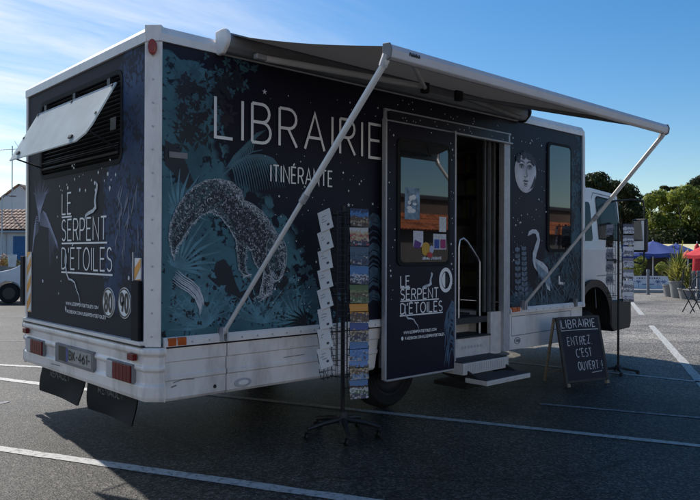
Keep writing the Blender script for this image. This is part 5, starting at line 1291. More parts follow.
def tree(name, base, height, blobs, trunk_r, leaf, n, size, label, cat, group, seed, flat=.85, lean=(0, 0)):
    r = random.Random(seed); o = empty(name, base); tag(o, label, cat, group); b = Vector(base)
    mb = MB(); top = Vector((lean[0], lean[1], height*.62)); pts = [Vector((0, 0, -.3)), top*.4+Vector((r.uniform(-.1, .1), r.uniform(-.1, .1), 0)), top]
    mb.tube(pts, [trunk_r*1.25, trunk_r*.9, trunk_r*.55], 8)
    for bl in blobs:
        e = Vector(bl[:3]); s = pts[1]+(top-pts[1])*r.uniform(.1, .95); mb.tube([s, (s+e)/2+Vector((0, 0, -.1*bl[3])), e], [trunk_r*.4, trunk_r*.25, trunk_r*.08], 6)
    mb.build('trunk', [bark], o, smooth=True)
    mb = MB(); foliage(mb, blobs, n, size, r, flat); mb.build('crown', [LEAF[leaf]], o)
    return o
def blobs_px(base, dep, lst):
    """crown clumps (photo x, y, radius px) at roughly the depth of the tree, relative to its base"""
    out = []
    for i, (x, y, rp) in enumerate(lst):
        p = DP(x, y, dep+((i*37) % 7-3)*.35)-Vector(base); out.append((p.x, p.y, p.z, rp*dep/FPX))
    return out
def gbase(x, dep, z=0):
    p = DP(x, 252, dep); return (p.x, p.y, ground_z(p.x, p.y))
# dark pines behind the cab
b = gbase(598, 42); tree('pine_tree', b, 6, blobs_px(b, 42, [(588, 186, 13), (598, 182, 12), (604, 190, 13), (590, 205, 14), (604, 210, 14), (580, 195, 14), (598, 225, 14), (575, 180, 10)]), .22, 'pine', 5200, .16, 'dark dense pine rising just behind the white cab roof, left of its neighbour', 'tree', 'trees behind the terrace', 1)
b = gbase(626, 45); tree('pine_tree', b, 6, blobs_px(b, 45, [(617, 188, 9), (626, 192, 11), (632, 198, 10), (622, 205, 13), (634, 212, 11), (614, 214, 12), (628, 226, 14), (636, 232, 10)]), .22, 'pine', 5200, .16, 'rounded dark pine seen between the cab and the wing mirror', 'tree', 'trees behind the terrace', 2)
# bright rounded oaks at right
for sd, (tx, dep, lf, lst, lab) in enumerate((
    (656, 50, 'oak', [(650, 202, 9), (660, 197, 9), (668, 205, 10), (648, 218, 10), (660, 222, 12), (672, 222, 11), (654, 236, 11), (666, 238, 11), (644, 232, 9)], 'broad yellow-green tree directly above the blue parasol'),
    (688, 48, 'oak', [(676, 196, 8), (686, 192, 9), (696, 194, 9), (684, 206, 11), (697, 210, 12), (680, 224, 11), (694, 228, 13), (706, 222, 12), (686, 240, 11), (704, 206, 10)], 'broad sunlit green tree at the right edge, above the red parasol'),
    (722, 50, 'oak', [(712, 200, 11), (724, 196, 12), (732, 210, 13), (716, 220, 13), (728, 228, 14)], 'green tree just beyond the right edge'),
    (640, 54, 'oak', [(636, 214, 10), (642, 222, 10), (634, 232, 12), (646, 240, 12), (638, 244, 10)], 'lower green tree behind the wing mirror'))):
    if sd == 2: lab = 'green tree cut by the right edge of the picture, behind the sunlit one'
    b = gbase(tx, dep); tree('oak_tree', b, 5.5, blobs_px(b, dep, lst), .2, lf, 6200, .15, lab, 'tree', 'trees behind the terrace', 40+sd)
# umbrella pines on the skyline
b = gbase(655, 68); tree('umbrella_pine', b, 6.5, blobs_px(b, 68, [(650, 195.5, 4.5), (656, 193.8, 4), (662, 195, 4), (646, 197, 3)]), .16, 'pine', 1500, .17, 'flat-topped dark umbrella pine on the skyline, the left and lower one', 'tree', 'umbrella pines on the skyline', 61, .38)
b = gbase(672, 70); tree('umbrella_pine', b, 7, blobs_px(b, 70, [(664, 187.5, 3.6), (670, 189, 4), (676, 188.5, 4), (680, 190, 3.5)]), .16, 'pine', 1500, .17, 'flat-topped dark umbrella pine on the skyline, the taller right one', 'tree', 'umbrella pines on the skyline', 62, .38)
b = gbase(694, 66); tree('pine_tree', b, 7, blobs_px(b, 66, [(690, 186, 4), (696, 182, 5), (702, 180, 6), (698, 188, 6)]), .16, 'pine', 1500, .17, 'grey-green pine poking above the sunlit tree at the far right', 'tree', 'trees behind the terrace', 63, .8)
# hedge filling the gap behind the terrace
mb = MB(); r5 = random.Random(9); bl = []
for x in range(560, 740, 9): q = DP(x, 247+3*math.sin(x), 47); bl.append((q.x, q.y, q.z+.1, 1.1))
foliage(mb, bl, 7000, .16, r5); h = mb.build('hedge', [LEAF['pine']]); reorigin(h, gbase(650, 47)); tag(h, 'dark continuous hedge behind the cafe terrace', 'hedge')

# =================================================================== CAFE TERRACE (right background)
def parasol(name, x, ytop, yedge, dep, rpx, m, label, group=None, n=8, pole_m='alu_mat', polez=None):
    top = DP(x, ytop, dep); edge = DP(x, yedge, dep); r_ = rpx*dep/FPX; gz = ground_z(top.x, top.y); base = Vector((top.x, top.y, gz)); o = empty(name, base); tag(o, label, 'parasol', group)
    h, he = top.z-gz, edge.z-gz; mb = MB(); rings = [(.02, h), (r_*.12, h-.10*(h-he)), (r_*.5, h-.48*(h-he)-.02), (r_*.8, h-.80*(h-he)-.02), (r_, he), (r_*1.0, he-.13)]
    sub = 4; N_ = n*sub
    for rr, z in rings:
        for j in range(N_):
            a = 2*math.pi*(j+.3)/N_; f_ = (j % sub)/sub; s_ = 1-.5*(.02)*math.sin(math.pi*f_); k = math.cos(math.pi/n)/math.cos(((j/sub) % 1-.5)*2*math.pi/n) if rr > .1 else 1
            mb.v.append((rr*k*math.cos(a), rr*k*math.sin(a), z-.04*rr/r_*math.sin(math.pi*f_)))
    for k in range(len(rings)-1):
        for j in range(N_): mb.f.append((k*N_+j, k*N_+(j+1) % N_, (k+1)*N_+(j+1) % N_, (k+1)*N_+j)); mb.mi.append(0)
    mb.build('canopy', [m], o, smooth=True)
    mb = MB(); mb.tube([(0, 0, 0), (0, 0, h+.06)], .035, 8); mb.build('pole', pole_m, o)
    mb = MB()
    for k in range(n): a = 2*math.pi*(k+.075)/n; mb.tube([(.04*math.cos(a), .04*math.sin(a), h-.12), (r_*.97*math.cos(a), r_*.97*math.sin(a), he-.02)], .012, 4)
    mb.build('rib', 'alu_mat', o)
    mb = MB(); mb.lathe([(0, 0), (.32, 0), (.32, .05), (.06, .1), (.05, .3), (0, .3)], (0, 0, 0), 'z', 16); mb.build('base', 'dark', o)
    return o
bluec = mat('blue_parasol_cloth', (.035, .065, .24), .8, var=.1, vscale=2); redc = mat('red_parasol_cloth', (.55, .025, .035), .8, var=.12, vscale=2); orgc = mat('orange_parasol_cloth', (.55, .12, .05), .8, var=.12)
parasol('market_parasol', 653, 241, 253, 36, 34, bluec, 'large blue parasol over the terrace, the nearer left one', 'blue parasols')
parasol('market_parasol', 676, 243.5, 255, 40, 30, bluec, 'blue parasol half hidden behind and right of the nearer blue one', 'blue parasols')
parasol('market_parasol', 624, 245, 256, 40, 26, bluec, 'blue parasol mostly hidden behind the wing mirror and postcards', 'blue parasols')
parasol('market_parasol', 712, 241, 254.5, 27, 27, redc, 'open bright red parasol at the right edge', 'red parasols')
parasol('market_parasol', 688, 250, 255, 34, 9, orgc, 'small orange parasol tucked between the blue and red ones')
# closed red parasol
p = DP(697, 243, 30); b = Vector((p.x, p.y, ground_z(p.x, p.y))); o = empty('closed_parasol', b); tag(o, 'closed red parasol standing upright behind the open red one', 'parasol')
mb = MB(); h = p.z-b.z; mb.lathe([(.02, h), (.10, h-.15), (.16, h-.6), (.19, h-1.2), (.12, h-1.35)], (0, 0, 0), 'z', 12); mb.build('canopy', [redc], o, smooth=True); mb = MB(); mb.tube([(0, 0, 0), (0, 0, h+.08)], .03, 8); mb.build('pole', 'alu_mat', o)
# striped shop awning strip (cream and red) behind
p0, p1 = DP(640, 250, 43), DP(730, 249, 43); o = empty('shop_awning', (p0+p1)/2-Vector((0, 0, (p0+p1).z/2))); o.location.z = ground_z(o.location.x, o.location.y)
tag(o, 'long cream and yellow awning with a red valance behind the parasols', 'awning')
def ap(mb, name, m, **k):
    q = mb.build(name, m, None, **k); q.parent = o; q.matrix_parent_inverse = Matrix.Translation(o.location).inverted(); return q
d = (p1-p0); d.z = 0; ln = d.length; d.normalize(); pv = Vector((-d.y, d.x, 0)); pv = -pv if pv.dot(_F) < 0 else pv
z0 = 1.62
mb = MB(); mb.prism([(0, z0-.20), (.0, z0-.05), (2.2, z0+.42), (2.2, z0+.38), (.02, z0-.1)], 0, ln, lambda u, v, t: tuple(Vector((p0.x, p0.y, 0))+d*t+pv*u+Vector((0, 0, v)))); ap(mb, 'awning_cloth', [mat('cream_awning_cloth', (.75, .66, .38), .8, var=.1, vscale=1)])
mb = MB(); mb.prism([(-.02, z0-.34), (-.02, z0-.201), (.0, z0-.201), (.0, z0-.34)], ln*.45, ln, lambda u, v, t: tuple(Vector((p0.x, p0.y, 0))+d*t+pv*u+Vector((0, 0, v)))); ap(mb, 'valance', [redc])
mb = MB()
for t in (0.05, ln*.33, ln*.66, ln-.05): q = Vector((p0.x, p0.y, 0))+d*t; mb.tube([(q.x, q.y, -.6), (q.x, q.y, z0-.08)], .03, 6)
ap(mb, 'post', 'alu_mat')
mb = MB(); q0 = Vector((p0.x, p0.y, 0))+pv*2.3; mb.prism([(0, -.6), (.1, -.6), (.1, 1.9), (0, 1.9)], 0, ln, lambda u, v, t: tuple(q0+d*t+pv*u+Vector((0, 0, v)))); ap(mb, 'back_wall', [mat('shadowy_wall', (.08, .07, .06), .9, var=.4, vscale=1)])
# terrace barrier with palm drawings
p0, p1 = DP(627, 276, 26), DP(669, 277.5, 26); d = p1-p0; d.z = 0; ln = d.length; d.normalize(); o = empty('terrace_barrier', (p0.x, p0.y, 0)); tag(o, 'white canvas windbreak with blue palm drawings below the blue parasol', 'barrier')
hgt = DP(648, 276, 26).z; fb_ = lambda u, v, q: tuple(Vector((p0.x, p0.y, .12+v))+d*u+Vector((d.y, -d.x, 0))*(q if Vector((d.y, -d.x, 0)).dot(_F) < 0 else -q))
mb = MB(); mb.prism([(0, 0), (ln, 0), (ln, hgt-.12), (0, hgt-.12)], -.012, .012, fb_); ap(mb, 'canvas', [mat('white_canvas', (.66, .67, .70), .8, var=.08, vscale=4)])
mb = MB()
fo2 = lambda u, v, q: fb_(u, v, .0125+q)
for u in (.18, .42, ln-.42, ln-.2):
    mb.stroke([(u, .03), (u+.01, .15), (u, .24)], .02, fo2)
    for k in range(6): a = rad(k*60+10); mb.stroke([(u, .24), (u+.08*math.cos(a), .27+.05*math.sin(a)), (u+.13*math.cos(a), .23+.06*math.sin(a))], [.02, .025, .004], fo2)
mb.stroke([(.55, .16), (ln-.55, .16)], .03, fo2)
ap(mb, 'palm_print', [mat('blue_canvas_print', (.05, .11, .25), .8)])
mb = MB(); 
for k in range(10): mb.stroke([(ln*.22+k*.092, .385), (ln*.22+k*.092+.06, .385)], .05 if k % 3 else .03, fo2)
ap(mb, 'canvas_lettering', 'dark')
mb = MB()
for u in (0, ln/2, ln): q = Vector(fb_(u, 0, -.03)); mb.tube([(q.x, q.y, .0), (q.x, q.y, hgt+.02)], .018, 6)
ap(mb, 'frame_post', 'alu_mat')
# bollards
for (x, yt, yb, dep, lab) in ((648, 270.5, 294.5, 22.5, 'grey metal bollard in front of the white windbreak'), (693.5, 272, 297, 21.4, 'left of the two close grey bollards by the folding chair'), (698.5, 272, 298, 20.8, 'right of the two close grey bollards by the folding chair')):
    g = GR(x, yb); t = DP(x, yt, dep); mb = MB(); mb.lathe([(0, t.z), (.05, t.z), (.06, t.z-.03), (.06, t.z-.10), (.052, t.z-.11), (.052, .02), (.075, .02), (.075, -.02)], (0, 0, 0), 'z', 14)
    o2 = mb.build('bollard', [mat('grey_bollard_paint', (.17, .18, .21), .5, var=.12)], smooth=True); o2.location = (g[0], g[1], 0); tag(o2, lab, 'bollard', 'bollards along the kerb')
# spiky plant in planter
def spiky(x, ybase, dep, lab, n, ln, seed, hpot=.45):
    p = GR(x, ybase); o = empty('potted_plant', (p[0], p[1], 0)); tag(o, lab, 'plant', 'plants along the terrace'); r_ = random.Random(seed)
    mb = MB(); mb.lathe([(0, 0), (.20, 0), (.26, hpot), (.28, hpot), (.28, hpot+.04), (.24, hpot+.04), (.22, hpot-.03), (0, hpot-.03)], (0, 0, 0), 'z', 18); mb.build('planter', [mat('grey_planter', (.20, .20, .20), .8, var=.2)], o, smooth=True)
    mb = MB()
    for i in range(n):
        a = r_.uniform(0, 6.28); el = r_.uniform(.35, 1.45); l = ln*r_.uniform(.6, 1.1); d = Vector((math.cos(a)*math.cos(el), math.sin(a)*math.cos(el), math.sin(el))); s = Vector((-math.sin(a), math.cos(a), 0)); b0 = Vector((0, 0, hpot+r_.uniform(0, .45)))
        pts = [b0+d*l*t+Vector((0, 0, -.35*l*t*t*math.cos(el))) for t in (0, .3, .65, 1)]; w = r_.uniform(.02, .04)
        for k in range(3): mb.face([pts[k]-s*w*(1-k*.25), pts[k]+s*w*(1-k*.25), pts[k+1]+s*w*(.75-k*.25+.005), pts[k+1]-s*w*(.75-k*.25+.005)])
    mb.build('leaves', [LEAF['plant']], o); return o
spiky(678, 298, 21, 'largest spiky yellow-green plant, in a grey planter left of the red parasol', 110, .95, 3, .5)
spiky(671, 296.5, 21.6, 'smaller reddish-green plant left of the large spiky one', 60, .6, 4, .35)
spiky(687, 299, 20.7, 'low spiky plant right of the large planter', 50, .5, 5, .3)
# shrubs under the parasols behind the barrier
for i, (x, y, dep, rp, lf, lab) in enumerate(((634, 270, 30, 8, 'bright', 'leafy shrub behind the left half of the windbreak'), (662, 268, 31, 5, 'oak', 'small shrub behind the right end of the windbreak'), (641, 262, 33, 5, 'oak', 'dark shrub under the blue parasol'))):
    b = gbase(x, dep); tree('shrub', b, 1.2, blobs_px(b, dep, [(x-rp*.5, y, rp*.8), (x+rp*.4, y-rp*.2, rp*.8), (x, y-rp*.6, rp*.7), (x, y+rp*.7, rp)]), .03, lf, 900, .07, lab, 'shrub', 'shrubs on the terrace', 70+i)
# folding chair with crossed legs at the right edge
g = Vector(GR(696, 314)+(0,)); o = empty('folding_chair', g); tag(o, 'black metal folding chair with crossed legs and a round back at the right edge', 'chair')
d = Vector((_R.x, _R.y, 0)).normalized(); f2 = Vector((_F.x, _F.y, 0)).normalized(); dep_c = (g-CAM).dot(_F); k_ = dep_c/FPX
def cw(x, y, off=0): p = DP(x, y, dep_c); return Vector((p.x, p.y, p.z))-g+f2*off
for off in (0, .38):
    mb = MB(); mb.tube([cw(690, 313.5, off), cw(702, 291, off)], .013, 6); mb.build('leg', 'black', o); mb = MB(); mb.tube([cw(690, 289.5, off), cw(702.5, 313.5, off)], .013, 6); mb.build('leg', 'black', o)
mb = MB()
for i in range(6): t = i/5; mb.tube([cw(690+t*11, 290.5, 0), cw(690+t*11, 290.5, .38)], .016, 5)
mb.build('seat', 'black', o)
mb = MB(); ctr = cw(703, 290, .19); mb.tube([ctr+d*.30*math.cos(a)*.6+Vector((0, 0, .30*math.sin(a))) for a in [i*math.pi/10 for i in range(21)]], .014, 6); mb.tube([cw(689.5, 290), cw(691, 270)], .012, 6); mb.tube([cw(689.5, 290, .38), cw(691, 270, .38)], .012, 6); mb.build('backrest', 'black', o)

# =================================================================== LEFT BACKGROUND
# white van, nose to the right
p = GR(8.5, 303.5); vb = Vector((p[0], p[1], 0)); dv = (vb-CAM).dot(_F); sc = dv/FPX
van = empty('parked_van', vb); tag(van, 'small white van parked at the left edge, mostly hidden behind the truck', 'van')
vd = Vector((_R.x, _R.y, 0)).normalized()*.97+Vector((_F.x, _F.y, 0))*.24; vd.normalize(); vd = -vd; vn = Vector((vd.y, -vd.x, 0)); vn = vn if vn.dot(_F) < 0 else -vn
vf = lambda u, v, q: tuple(vd*u+vn*(q)+Vector((0, 0, v)))
mb = MB(); vp = [(-3.4, .32), (-3.4, 1.78), (-3.2, 1.86), (-1.35, 1.84), (-1.05, 1.76), (-.22, 1.16), (.0, 1.08), (.45, .98), (.70, .82), (.76, .55), (.70, .34), (.36, .34)]+arc(0, .36, .37, .37, 0, 180, 10)[1:-1]+[(-.38, .34), (-2.2, .34)]
n = len(vp)
def vy_(z): return max(0, z-1.05)*.16
i0 = 0; mb.v += [vf(u, z, .0-vy_(z)) for u, z in vp]+[vf(u, z, -1.75+vy_(z)) for u, z in vp]
for t in mathutils.geometry.tessellate_polygon([[Vector((x, z, 0)) for x, z in vp]]): mb.f.append(tuple(t)); mb.f.append(tuple(n+k for k in t[::-1])); mb.mi += [0, 0]
for k in range(n): mb.f.append((k, n+k, n+(k+1) % n, (k+1) % n)); mb.mi.append(0)
mb.build('body', [mat('van_paint', (.76, .77, .78), .3, var=.03, coat=.4)], van, bevel=.03, seg=3)
mb = MB(); mb.prism([(-1.35, 1.10), (-.32, 1.13), (-1.02, 1.62), (-1.35, 1.68)], .0, .004, lambda u, v, q: vf(u, v, q-vy_(v))); mb.build('side_window', 'glass', van)
mb = MB(); mb.face([vf(-.28, 1.20, -.12), vf(-.28, 1.20, -1.63), vf(-1.02, 1.735, -1.58), vf(-1.02, 1.735, -.17)]); mb.v = [tuple(Vector(x)+Vector((0, 0, .006))) for x in mb.v]; mb.build('windscreen', 'glass', van)
mb = MB(); mb.prism([(.46, .72), (.715, .70), (.66, .82), (.50, .90)], .0, .006, lambda u, v, q: vf(u, v, q)); mb.build('headlight', 'alu', van)
mb = MB(); mb.prism([(.35, .33), (.78, .36), (.79, .55), (.42, .50)], -.3, .012, lambda u, v, q: vf(u, v, q)); mb.build('bumper_trim', 'black', van)
mb = MB(); mb.prism(rrect(-.62, -.42, 1.06, 1.22, .04), .02, .14, vf); mb.build('side_mirror', 'black', van, bevel=.02)
van.scale = (.84, .84, .84)
for u in (0, -2.55):
    mb = MB(); c = vf(u, .33, -.14); 
    ring = []
    for rr, q in ((.19, -.0), (.30, .0), (.325, .04), (.325, .18), (.30, .2)):
        i0 = len(mb.v); ring.append(i0)
        for j in range(28): a = 2*math.pi*j/28; mb.v.append(vf(u+rr*math.cos(a), .325+rr*math.sin(a), -.02-q))
    for a_, b_2 in zip(ring, ring[1:]):
        for j in range(28): mb.f.append((a_+j, a_+(j+1) % 28, b_2+(j+1) % 28, b_2+j)); mb.mi.append(0)
    w_ = mb.build('wheel', 'rubber', van, smooth=True)
    mb = MB(); mb.prism(arc(u, .325, .195, .195, 0, 346, 25), -.06, -.03, vf)
    for k in range(5): a = rad(72*k); mb.prism([(u+.05*math.cos(a+.4), .325+.05*math.sin(a+.4)), (u+.18*math.cos(a+.15), .325+.18*math.sin(a+.15)), (u+.18*math.cos(a-.15), .325+.18*math.sin(a-.15)), (u+.05*math.cos(a-.4), .325+.05*math.sin(a-.4))], -.03, -.02, vf)
    mb.build('rim', mat('dark_rim', (.05, .05, .055), .4, .5), w_)
# low wall with flower boxes
g0 = DP(-20, 262, 24); g1 = DP(40, 262, 24)
# white house with tiled roof and blue shutter
def tile_mat(name, c):
    m = bpy.data.materials.new(name); m.use_nodes = True; nt = m.node_tree; N = nt.nodes; Lk = nt.links; b = N['Principled BSDF']; b.inputs['Roughness'].default_value = .85
    tc = N.new('ShaderNodeTexCoord'); v = N.new('ShaderNodeTexVoronoi'); v.inputs['Scale'].default_value = 5; Lk.new(tc.outputs['Object'], v.inputs['Vector']); s = N.new('ShaderNodeSeparateColor'); Lk.new(v.outputs['Color'], s.inputs[0])
    r = N.new('ShaderNodeValToRGB'); e = r.color_ramp.elements; e[0].color = [x*.55 for x in c]+[1]; e[1].color = [min(1, x*1.35) for x in c]+[1]; Lk.new(s.outputs[0], r.inputs['Fac']); Lk.new(r.outputs['Color'], b.inputs['Base Color']); return m
tile1 = tile_mat('terracotta_tiles', (.36, .23, .16)); tile2 = tile_mat('bright_terracotta_tiles', (.42, .13, .05))
wallm = mat('white_render', (.66, .67, .68), .85, var=.07, vscale=1.2, bump=.1, bscale=20)
def tiled_slope(mb, p0, dirx, length, a, b):
    """roman tile slope: a (eave) -> b (ridge) offsets as vectors, rows of half round tiles along the slope"""
    n = int(length/.22); sl = b-a; nr = dirx.cross(sl).normalized(); nr = nr if nr.z > 0 else -nr
    segs = 6; rows = max(3, int(sl.length/.4))
    for i in range(n):
        for k in range(rows):
            q0 = p0+dirx*(i*.22)+a+sl*(k/rows); q1 = p0+dirx*(i*.22)+a+sl*((k+1)/rows+.02/rows); i0 = len(mb.v)
            for s in range(segs+1):
                an = math.pi*s/segs; o_ = dirx*(.11-.115*math.cos(an)); h_ = nr*(.075*math.sin(an))
                mb.v.append(tuple(q0+o_+h_*1.05+nr*.015)); mb.v.append(tuple(q1+o_*1.0+h_*.9))
            for s in range(segs): mb.f.append((i0+2*s, i0+2*s+1, i0+2*s+3, i0+2*s+2)); mb.mi.append(0)
def cottage(name, pl, pr, dep, zw, zr, deep, label, tile, shutters=(), group=None, gable=False):
    """facade between two ground points seen at photo x pl..pr"""
    a, b = Vector(DP(pl, 252, dep)), Vector(DP(pr, 252, dep)); a.z = b.z = 0; d = (b-a).normalized(); ln = (b-a).length; pv = Vector((-d.y, d.x, 0)); pv = pv if pv.dot(_F) > 0 else -pv
    o = empty(name, a); tag(o, label, 'house', group)
    f_ = lambda u, v, q: tuple(d*u+Vector((0, 0, v))+pv*q)
    mb = MB(); mb.prism([(0, -.3), (ln, -.3), (ln, zw), (0, zw)], 0, deep, f_)
    if gable:
        mb.prism([(0, zw), (ln, zw), (ln/2, zr)], 0, deep, f_)
    mb.build('wall', [wallm], o)
    mb = MB()
    if gable:
        for s in (0, 1):
            e0 = d*(-.2 if s == 0 else ln+.2)+Vector((0, 0, zw-.1)); e1 = d*(ln/2)+Vector((0, 0, zr+.06)); tiled_slope(mb, -pv*.15, pv, deep, e0, e1)
    else:
        tiled_slope(mb, -d*.2, d, ln+.4, -pv*.3+Vector((0, 0, zw)), pv*deep*.5+Vector((0, 0, zr)))
        mb.face([tuple(-d*.2+pv*deep*.5+Vector((0, 0, zr+.02))), tuple(d*(ln+.2)+pv*deep*.5+Vector((0, 0, zr+.02))), tuple(d*(ln+.2)+pv*deep*1.05+Vector((0, 0, zw))), tuple(-d*.2+pv*deep*1.05+Vector((0, 0, zw)))])
        mb.face([tuple(-d*.2-pv*.3+Vector((0, 0, zw-.01))), tuple(d*(ln+.2)-pv*.3+Vector((0, 0, zw-.01))), tuple(d*(ln+.2)+pv*deep*.5+Vector((0, 0, zr-.01))), tuple(-d*.2+pv*deep*.5+Vector((0, 0, zr-.01)))])
    mb.build('roof', [tile], o, smooth=True)
    for (u0, u1, z0, z1, c) in shutters:
        mb = MB(); mb.prism([(u0, z0), (u1, z0), (u1, z1), (u0, z1)], -.05, -.003, f_)
        for k in range(1, 5): mb.prism([(u0+(u1-u0)*k/5-.008, z0+.03), (u0+(u1-u0)*k/5+.008, z0+.03), (u0+(u1-u0)*k/5+.008, z1-.03), (u0+(u1-u0)*k/5-.008, z1-.03)], -.058, -.05, f_)
        for zz in (z0+.15*(z1-z0), z1-.2*(z1-z0)): mb.prism([(u0+.03, zz), (u1-.03, zz), (u1-.03, zz+.07), (u0+.03, zz+.07)], -.068, -.058, f_)
        mb.build('shutter', [mat('blue_shutter_paint', (.035, .13, .30), .5, var=.12)], o)
    return o, f_, ln
hs, hf, hl = cottage('white_house', -70, 62, 34, 2.42, 3.55, 5.0, 'white house with a terracotta tiled roof and a blue shutter, partly hidden by the truck', tile1,
    shutters=((hl0 := (13.5+70)*34/FPX, (26.5+70)*34/FPX, .55, 2.15, 0), ((-30+70)*34/FPX, (-18+70)*34/FPX, .9, 2.1, 0)))
mb = MB(); mb.tube([hf(0.1, 2.36, -.33), hf(hl-.1, 2.36, -.33)], .05, 8); mb.tube([hf(hl0-.35, 2.3, -.06), hf(hl0-.35, 0, -.06)], .035, 8); mb.build('gutter', 'alu_mat', hs)
cottage('gabled_house', -16, 54, 42, 3.75, 5.35, 7.0, 'taller white gabled house rising behind the tiled roof', tile1, gable=True)
# TV aerial on mast
b = DP(12, 212, 35.5); mb = MB(); an = empty('tv_aerial', (b.x, b.y, 0)); tag(an, 'tall thin television aerial mast above the tiled roof at the left', 'aerial')
tp = DP(12, 146, 35.5).z; mb.tube([(0, 0, 0), (0, 0, tp)], .025, 6); mb.build('mast', 'alu_mat', an)
mb = MB(); rd = Vector((_R.x, _R.y, 0)).normalized(); fd_ = Vector((_F.x, _F.y, 0)).normalized(); ax = (rd*.95+fd_*.3).normalized(); sdv = Vector((-ax.y, ax.x, 0)); 
mb.tube([ax*-.75+Vector((0, 0, tp-.25)), ax*.45+Vector((0, 0, tp-.12))], .014, 5)
for k in range(7): c = ax*(-.7+k*.13)+Vector((0, 0, tp-.25+k*.013)); mb.tube([c-sdv*.22-Vector((0, 0, .08)), c+sdv*.22+Vector((0, 0, .08))], .008, 4)
for e in (-1, 1): mb.tube([ax*.35+Vector((0, 0, tp-.15)), ax*.45+sdv*.2+Vector((0, 0, tp-.15+e*.35))], .01, 4); mb.tube([ax*.35+Vector((0, 0, tp-.15)), ax*.1+Vector((0, 0, tp-.15+e*.40))], .01, 4)
mb.tube([ax*0+Vector((0, 0, tp-2.2)), ax*.25+Vector((0, 0, tp-2.2))], .012, 4); mb.build('antenna', 'alu_mat', an)
# street lamp
b = DP(2, 230, 33.0); sl = empty('street_lamp', (b.x, b.y, 0)); tag(sl, 'thin bent-arm lamp post at the far left edge by the tiled house', 'lamp')
zt_ = DP(2, 196, 33.0).z; mb = MB(); mb.tube([(0, 0, 0), (0, 0, zt_-.05), rd*.05+Vector((0, 0, zt_)), rd*.45+Vector((0, 0, zt_+.02))], .03, 6); mb.build('post', 'alu_mat', sl); mb = MB(); q = rd*.5+Vector((0, 0, zt_+.01)); mb.box(q.x-.14, q.x+.14, q.y-.1, q.y+.1, q.z-.05, q.z+.03); mb.build('lamp_head', 'grey', sl, bevel=.02)
# flower boxes on a low planter wall
q = DP(4, 270, 24.5); wl_ = empty('planter_wall', (q.x, q.y, 0)); tag(wl_, 'low grey planter wall behind the van', 'planter')
zf = DP(4, 266, 24.5).z; mb = MB(); mb.prism([(-3, 0), (3.2, 0), (3.2, zf), (-3, zf)], 0, .5, lambda u, v, t: tuple(rd*u+fd_*t+Vector((0, 0, v)))); mb.build('wall', [mat('grey_block', (.22, .22, .22), .85, var=.2)], wl_)
for i, (x, w_) in enumerate(((2, .30), (9, .28), (13, .18))):
    q = DP(x, 262, 24.8); mb = MB(); r_ = random.Random(i+5); foliage(mb, [(0, 0, .10, w_), (w_*.6, 0, .05, w_*.8)], 420, .05, r_); fo_ = empty('flower_bed', (q.x, q.y, zf)); tag(fo_, ['orange flowers on the low wall at the left edge', 'yellow-brown flowers on the low wall, beside the white pot', 'small dry plant on the low wall nearest the truck'][i], 'flowers', 'flowers on the low wall')
    mb.build('flowers', [mat('flower_mix_%d' % i, ((.45, .22, .05), (.40, .28, .08), (.25, .2, .08))[i], .7, var=.7, vscale=9)], fo_)
q = DP(12.2, 264, 24.2); mb = MB(); mb.lathe([(0, 0), (.12, 0), (.15, .42), (.13, .42), (.11, .05), (0, .05)], (0, 0, 0), 'z', 16); o3 = mb.build('flower_pot', [mat('white_pot', (.7, .7, .7), .5)], smooth=True); o3.location = (q.x, q.y, zf-.02); tag(o3, 'white tapered pot standing on the low planter wall', 'pot')

# =================================================================== BUILDING BEHIND THE PHOTOGRAPHER (mirrored in the glass)
mh = empty('market_hall', (22, -17, 0)); tag(mh, 'low white building with an orange tiled roof, mirrored in the truck windows', 'building')
def mp(mb, name, m, **k):
    q = mb.build(name, m, None, **k); q.parent = mh; q.matrix_parent_inverse = Matrix.Translation(mh.location).inverted(); return q
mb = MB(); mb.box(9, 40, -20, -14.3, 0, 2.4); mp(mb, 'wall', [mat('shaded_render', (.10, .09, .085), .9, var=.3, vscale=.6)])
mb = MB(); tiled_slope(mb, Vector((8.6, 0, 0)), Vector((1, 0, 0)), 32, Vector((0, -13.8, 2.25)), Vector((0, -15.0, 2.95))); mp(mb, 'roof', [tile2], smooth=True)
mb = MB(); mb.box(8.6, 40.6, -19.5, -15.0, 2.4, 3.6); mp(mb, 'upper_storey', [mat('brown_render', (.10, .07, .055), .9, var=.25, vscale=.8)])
mb = MB(); mb.box(8.4, 40.8, -19.8, -14.8, 3.601, 3.75); mp(mb, 'cornice', [mat('dark_fascia', (.03, .03, .035), .8)])

